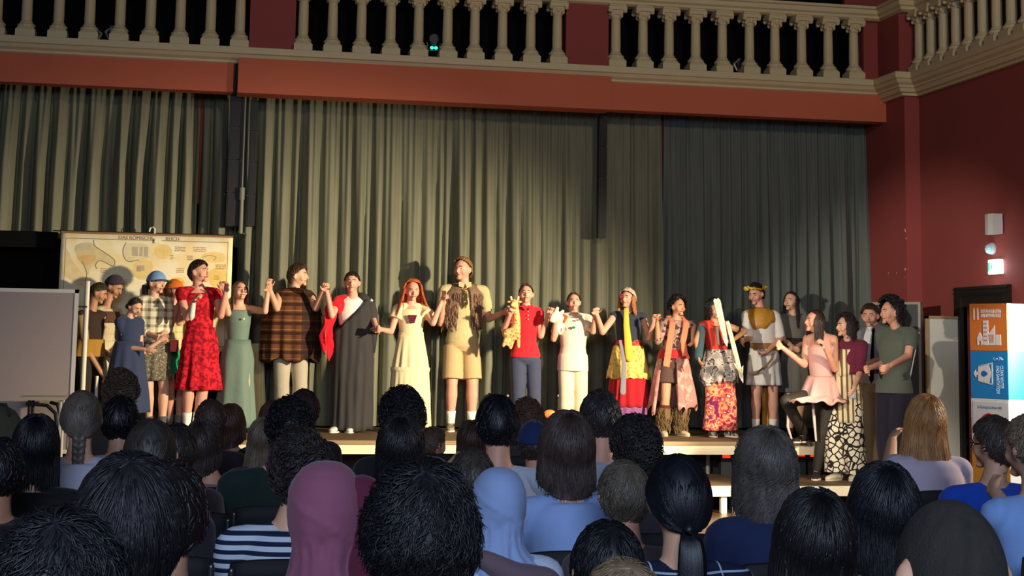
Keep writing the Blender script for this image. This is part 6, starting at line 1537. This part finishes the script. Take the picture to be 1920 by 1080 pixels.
f = sit('person with closely buzzed dark hair at the bottom right', 'the buzzed head', 1780, 936, 216, .176, 'buzz', (44, 40, 36), shirt=(40, 42, 50), side=1.62, back=2.05, front=1.2, wide=.01, rough=.95)
f = sit('person in a mauve hijab with maroon drape over a blue grey top', 'the mauve hijab', 612, 864, 150, .198, None, shirt=(112, 128, 152), sleeve=1.8, wide=.008)
MV = cloth((146, 86, 108)); MR = cloth((96, 34, 58)); hijab(f, MV, fold=7); J = f.J; hd = f.head
g = G(); g.limb(hd.w(-.055, -.02, .03) if False else hd.c+V((.085, -.03, .045)), hd.c+V((.12, -.03, -.10)), .055, .075); g.chain([hd.c+V((.12, -.04, -.10)), J['neck']+V((.15, -.07, -.04)), J['neck']+V((.14, -.12, -.22)), J['neck']+V((.13, -.14, -.42))], [.080, .095, .10, .09], 16); f.part('maroon_drape', g, MR, remesh=.009, sm=5)
g = G(); g.chain([J['neck']+V((-.10, -.06, -.04)), J['sl']+V((.0, -.05, -.0)), J['sl']+V((-.0, -.06, -.22))], [.05, .06, .07], 14); f.part('mauve_drape', g, MV, remesh=.009, sm=5)
f = sit('person in a pale blue hijab with a soft brownish drape at the neck', 'the pale blue hijab', 936, 876, 112, 0.182, None, shirt=(196, 206, 226), sleeve=1.2, k=0.88)
HB = cloth((150, 172, 214)); hijab(f, HB, fold=7, seed=4); J = f.J
g = G(); g.chain([J['neck']+V((-.06, -.085, -.0)), J['neck']+V((.03, -.10, -.05)), J['neck']+V((.12, -.09, -.07)), J['neck']+V((.19, -.04, -.14))], [.03, .045, .05, .04], 12); f.part('brown_scarf_end', g, cloth((112, 92, 100)), remesh=.008, sm=5)
sit('black-haired person low in the bottom row beside a navy checked shirt', 'the low black head in the bottom row', 1140, 976, 150, .20, 'bowl', (20, 24, 28), shirt=(196, 214, 236), dens=3.2, sleeve=.6, wide=.01)
sit('light brown crown of hair just peeking in at the bottom edge', 'the light brown crown at the bottom edge', 1170, 1046, 178, .19, 'short', (128, 106, 82), shirt=(60, 60, 66), dens=2)
sit('person with long straight black hair in the bottom row, right of the wavy-haired one', 'the long straight black hair', 1526, 913, 164, .205, 'long', (24, 22, 24), L=.42, dens=3.6, shirt=(30, 30, 34), part=True, vol=.0, flare=.3)
sit('person with a smooth black bob above a bare neck on the right', 'the smooth black bob', 1656, 864, 140, .20, 'bob', (22, 24, 30), L=.17, dens=3.2, shirt=(150, 110, 112), hi=.93, sk=SK_PINK, vol=.002, flare=.1)
sit('person with a long low black ponytail over a navy windowpane shirt', 'the low black ponytail', 1272, 850, 132, .20, 'ponytail', (20, 22, 30), L=.50, knot=1.75, dens=3.2, vol=.006, mat=plaid_mat((30, 40, 66), (186, 200, 220), .10, .05, name='windowpane_shirt'), sleeve=1.6)
sit('person with short light brown hair and swirled crown beside the black ponytail', 'the short light brown hair', 1170, 862, 94, 0.162, 'short', (92, 82, 70), shirt=(84, 70, 76), dens=2.6, back=2.0, sk=SK_PINK, k=0.93)
sit('person with shaggy grey brown layered hair in a navy shirt', 'the shaggy layered hair', 1436, 797, 118, .215, 'wavy', (88, 80, 74), L=.17, wave=(.010, .07, 0), dens=3.2, vol=.008, flare=.2, shirt=(34, 46, 82), sleeve=1.6, part=False, rough=.36)
sit('person with thick shoulder-length brown hair in a pale blue shirt', 'the thick shoulder-length brown hair', 1064, 768, 112, .212, 'bob', (66, 52, 46), L=.13, dens=3.2, vol=.006, shirt=(150, 176, 226), sleeve=1.0, flare=.1, part=False, wide=.012)
sit('person in a navy and white striped shirt with messy dark brown curls', 'the striped shirt', 566, 816, 112, .20, 'curly', (50, 42, 40), dens=2.2, vol=-.004, mat=stripes_mat((206, 214, 226), (26, 40, 66), .030, .48, 'z', 'sailor_stripes'), sleeve=1.8, lean=-.03, wide=.02)
# ---- middle rows
sit('person with short tidy black hair in a white shirt, centre', 'the tidy black hair', 933, 738, 78, .172, 'crew', (16, 16, 20), shirt=(196, 208, 228), dens=2.2, vol=.004, side=1.6, sk=SK_PINK)
sit('person with short dark brown hair and bare neck in a light grey shirt', 'the short dark hair and grey shirt', 1126, 730, 73, .172, 'short', (50, 42, 42), shirt=(184, 188, 204), dens=1.3, sk=SK_PINK)
f = sit('person wearing a navy blue cap between two dark heads', 'the navy cap', 1001, 792, 60, .165, 'short', (60, 50, 44), shirt=(190, 180, 178), dens=.8, k=.92, sk=SK_PINK)
cap_hat(f, cloth((36, 52, 98)), cloth((36, 52, 98)))
sit('person with tight dark curls behind the black ponytail', 'the tight dark curls', 1192, 787, 92, 0.19, 'curly', (44, 38, 38), shirt=(50, 46, 52), dens=2.2, vol=-.006, k=0.95)
sit('small person with smooth brown hair, half hidden by the tidy black hair', 'the smooth brown hair', 884, 787, 52, .165, 'long', (72, 50, 40), L=.12, shirt=(186, 190, 214), k=.9, dens=.8, lean=-.10)
sit('person with brown grey hair low behind the blue hijab', 'the low brown grey hair', 886, 840, 94, 0.195, 'short', (64, 56, 50), shirt=(30, 30, 36), dens=2.0, k=1.03)
sit('person with long wavy black hair left of the centre', 'the wavy black hair', 752, 776, 98, 0.218, 'wavy', (28, 27, 30), L=.20, wave=(.006, .09, 0), shirt=(30, 34, 48), dens=2.0, hy=168, k=1.04)
sit('person with a bun-like mass of black curls near the cream dress', 'the mass of black curls', 755, 733, 84, .205, 'curly', (26, 24, 26), shirt=(40, 36, 40), dens=2.0, vol=-.004)
sit('brown-haired person glimpsed in profile beside wavy black hair', 'the half hidden profile', 812, 800, 50, .17, 'short', (92, 70, 54), shirt=(120, 110, 104), hy=120, k=.9, dens=.8, sk=SK_PINK)
sit('person with short curly black hair above the messy brown curls', 'the short curly black hair', 545, 753, 86, .20, 'curly', (20, 20, 24), shirt=(28, 44, 40), dens=2.0, vol=-.008, sleeve=1.6, lean=-.05, wide=.03)
sit('person with dark reddish brown hair in the far middle rows', 'the dark reddish hair', 571, 729, 58, .18, 'short', (58, 34, 38), shirt=(40, 32, 36), dens=.9)
sit('person with long ash brown hair in a dark green top', 'the long ash brown hair', 495, 782, 58, 0.155, 'long', (110, 92, 76), L=.30, shirt=(30, 48, 44), sleeve=1.6, dens=1.0, flare=.4, k=0.83)
sit('person with auburn short hair in front of the checked poncho', 'the auburn short hair', 512, 750, 52, .18, 'short', (92, 60, 50), shirt=(50, 44, 44), dens=.8)
sit('person with fluffy brown curls at the foot of the navy trousers', 'the fluffy brown curls', 990, 752, 56, .19, 'curly', (98, 72, 56), shirt=(70, 60, 60), dens=1.0, vol=-.006)
sit('person with sandy hair barely visible behind the tidy black head', 'the sandy hair', 924, 737, 50, .18, 'short', (122, 92, 62), shirt=(70, 60, 60), dens=.8)
# ---- left side
sit('person with a long grey brown braid down a white shirt', 'the long braid', 155, 731, 76, .178, 'braid', (98, 88, 78), L=.42, knot=1.6, shirt=(192, 190, 204), dens=2.2, vol=.002)
sit('person with smooth black hair and round head right beside the long braid', 'the round black head', 227, 742, 68, .18, 'bowl', (18, 17, 20), shirt=(190, 198, 214), dens=1.0)
sit('person with brown curly updo in front of the navy dress', 'the brown curly updo', 228, 698, 60, .19, 'curly', (84, 66, 50), shirt=(60, 54, 50), dens=.9, vol=-.006)
sit('person with very long straight black hair, left of the long braid', 'the very long straight black hair', 70, 775, 88, .19, 'long', (18, 18, 24), L=.40, shirt=(30, 28, 32), dens=2.0, part=False)
sit('person at the left edge with short dark hair and a visible ear', 'the visible ear at the left edge', 2, 820, 92, .18, 'short', (22, 20, 24), shirt=(44, 28, 32), dens=1.2, sk=SK_DIM, side=1.38)
sit('person with dark wavy ash hair tied back, above the large dark head', 'the dark ash hair', 284, 784, 112, .20, 'updo', (58, 52, 48), shirt=(44, 40, 46), dens=2.0, R=.03)
sit('person with flat dark brown hair tucked right of the ash-haired head', 'the flat dark brown hair', 334, 794, 70, 0.155, 'bowl', (40, 34, 34), shirt=(40, 36, 40), dens=1.0, k=0.88)
sit('person with dark brown lob turned slightly right in a dusty rose shirt', 'the dusty rose shirt', 380, 786, 72, .185, 'bob', (56, 44, 40), L=.10, shirt=(150, 122, 122), dens=1.1, hy=160, lean=.05, sk=SK_PINK)
sit('person with smooth brown hair in front of the red dress socks', 'the smooth brown hair near red dress', 396, 748, 58, 0.165, 'short', (70, 52, 44), shirt=(50, 40, 44), dens=.9, k=0.92)
sit('person with reddish brown hair and a dark hooded jacket left of the stage edge gap', 'the dark hooded jacket', 434, 756, 52, 0.165, 'bob', (80, 50, 38), L=.12, shirt=(26, 24, 30), sleeve=1.6, dens=.8, hy=150, wide=.03, k=0.93)
# ---- right side
sit('person with long golden blond hair in a pale lilac top', 'the long golden blond hair', 1735, 738, 82, 0.225, 'long', (176, 124, 72), L=.34, shirt=(206, 190, 206), dens=2.6, flare=.5, vol=.002, part=True, LA=((1668, 868, .1), (1673, 826, .30)), rough=.45, k=1.06)
f = sit('person in a royal blue polo shirt and glasses, head turned a little left', 'the royal blue polo', 1864, 778, 74, .174, 'short', (66, 54, 46), shirt=(36, 84, 206), hy=205, dens=2.2, sk=SK_FAIR, wide=.025, lean=-.03, vol=.004)
g = G(); hd = f.head
for e in (-1, 1):
    g.tube([hd.w(e*.032+.022*math.cos(a), .108, .006+.018*math.sin(a)) for a in [q*.4488 for q in range(15)]], .0025, 6); g.tube([hd.w(e*.054, .106, .008), hd.w(e*.076, .06, .008), hd.w(e*.080, -.005, .006)], .0025, 6)
g.tube([hd.w(-.010, .110, .008), hd.w(.010, .110, .008)], .0025, 6); f.part('glasses', g, solid((24, 20, 20), .3))
dots = Nd('dotted_cloth'); DT = dots.done(dots.mix(dots.m('LESS_THAN', dots.vor(34), .30), (24, 28, 40), (200, 206, 216)))
sit('person at the right edge in a light blue T-shirt with arm stretched out', 'the light blue T-shirt at the right edge', 1932, 776, 92, .178, 'short', (112, 96, 78), shirt=(140, 176, 232), hy=195, dens=1.2, sk=SK_FAIR, LA=((1893, 966, -.05), (1868, 925, .12)), trous=DT, wide=.0, sleeve=.75)
bake()
bake()
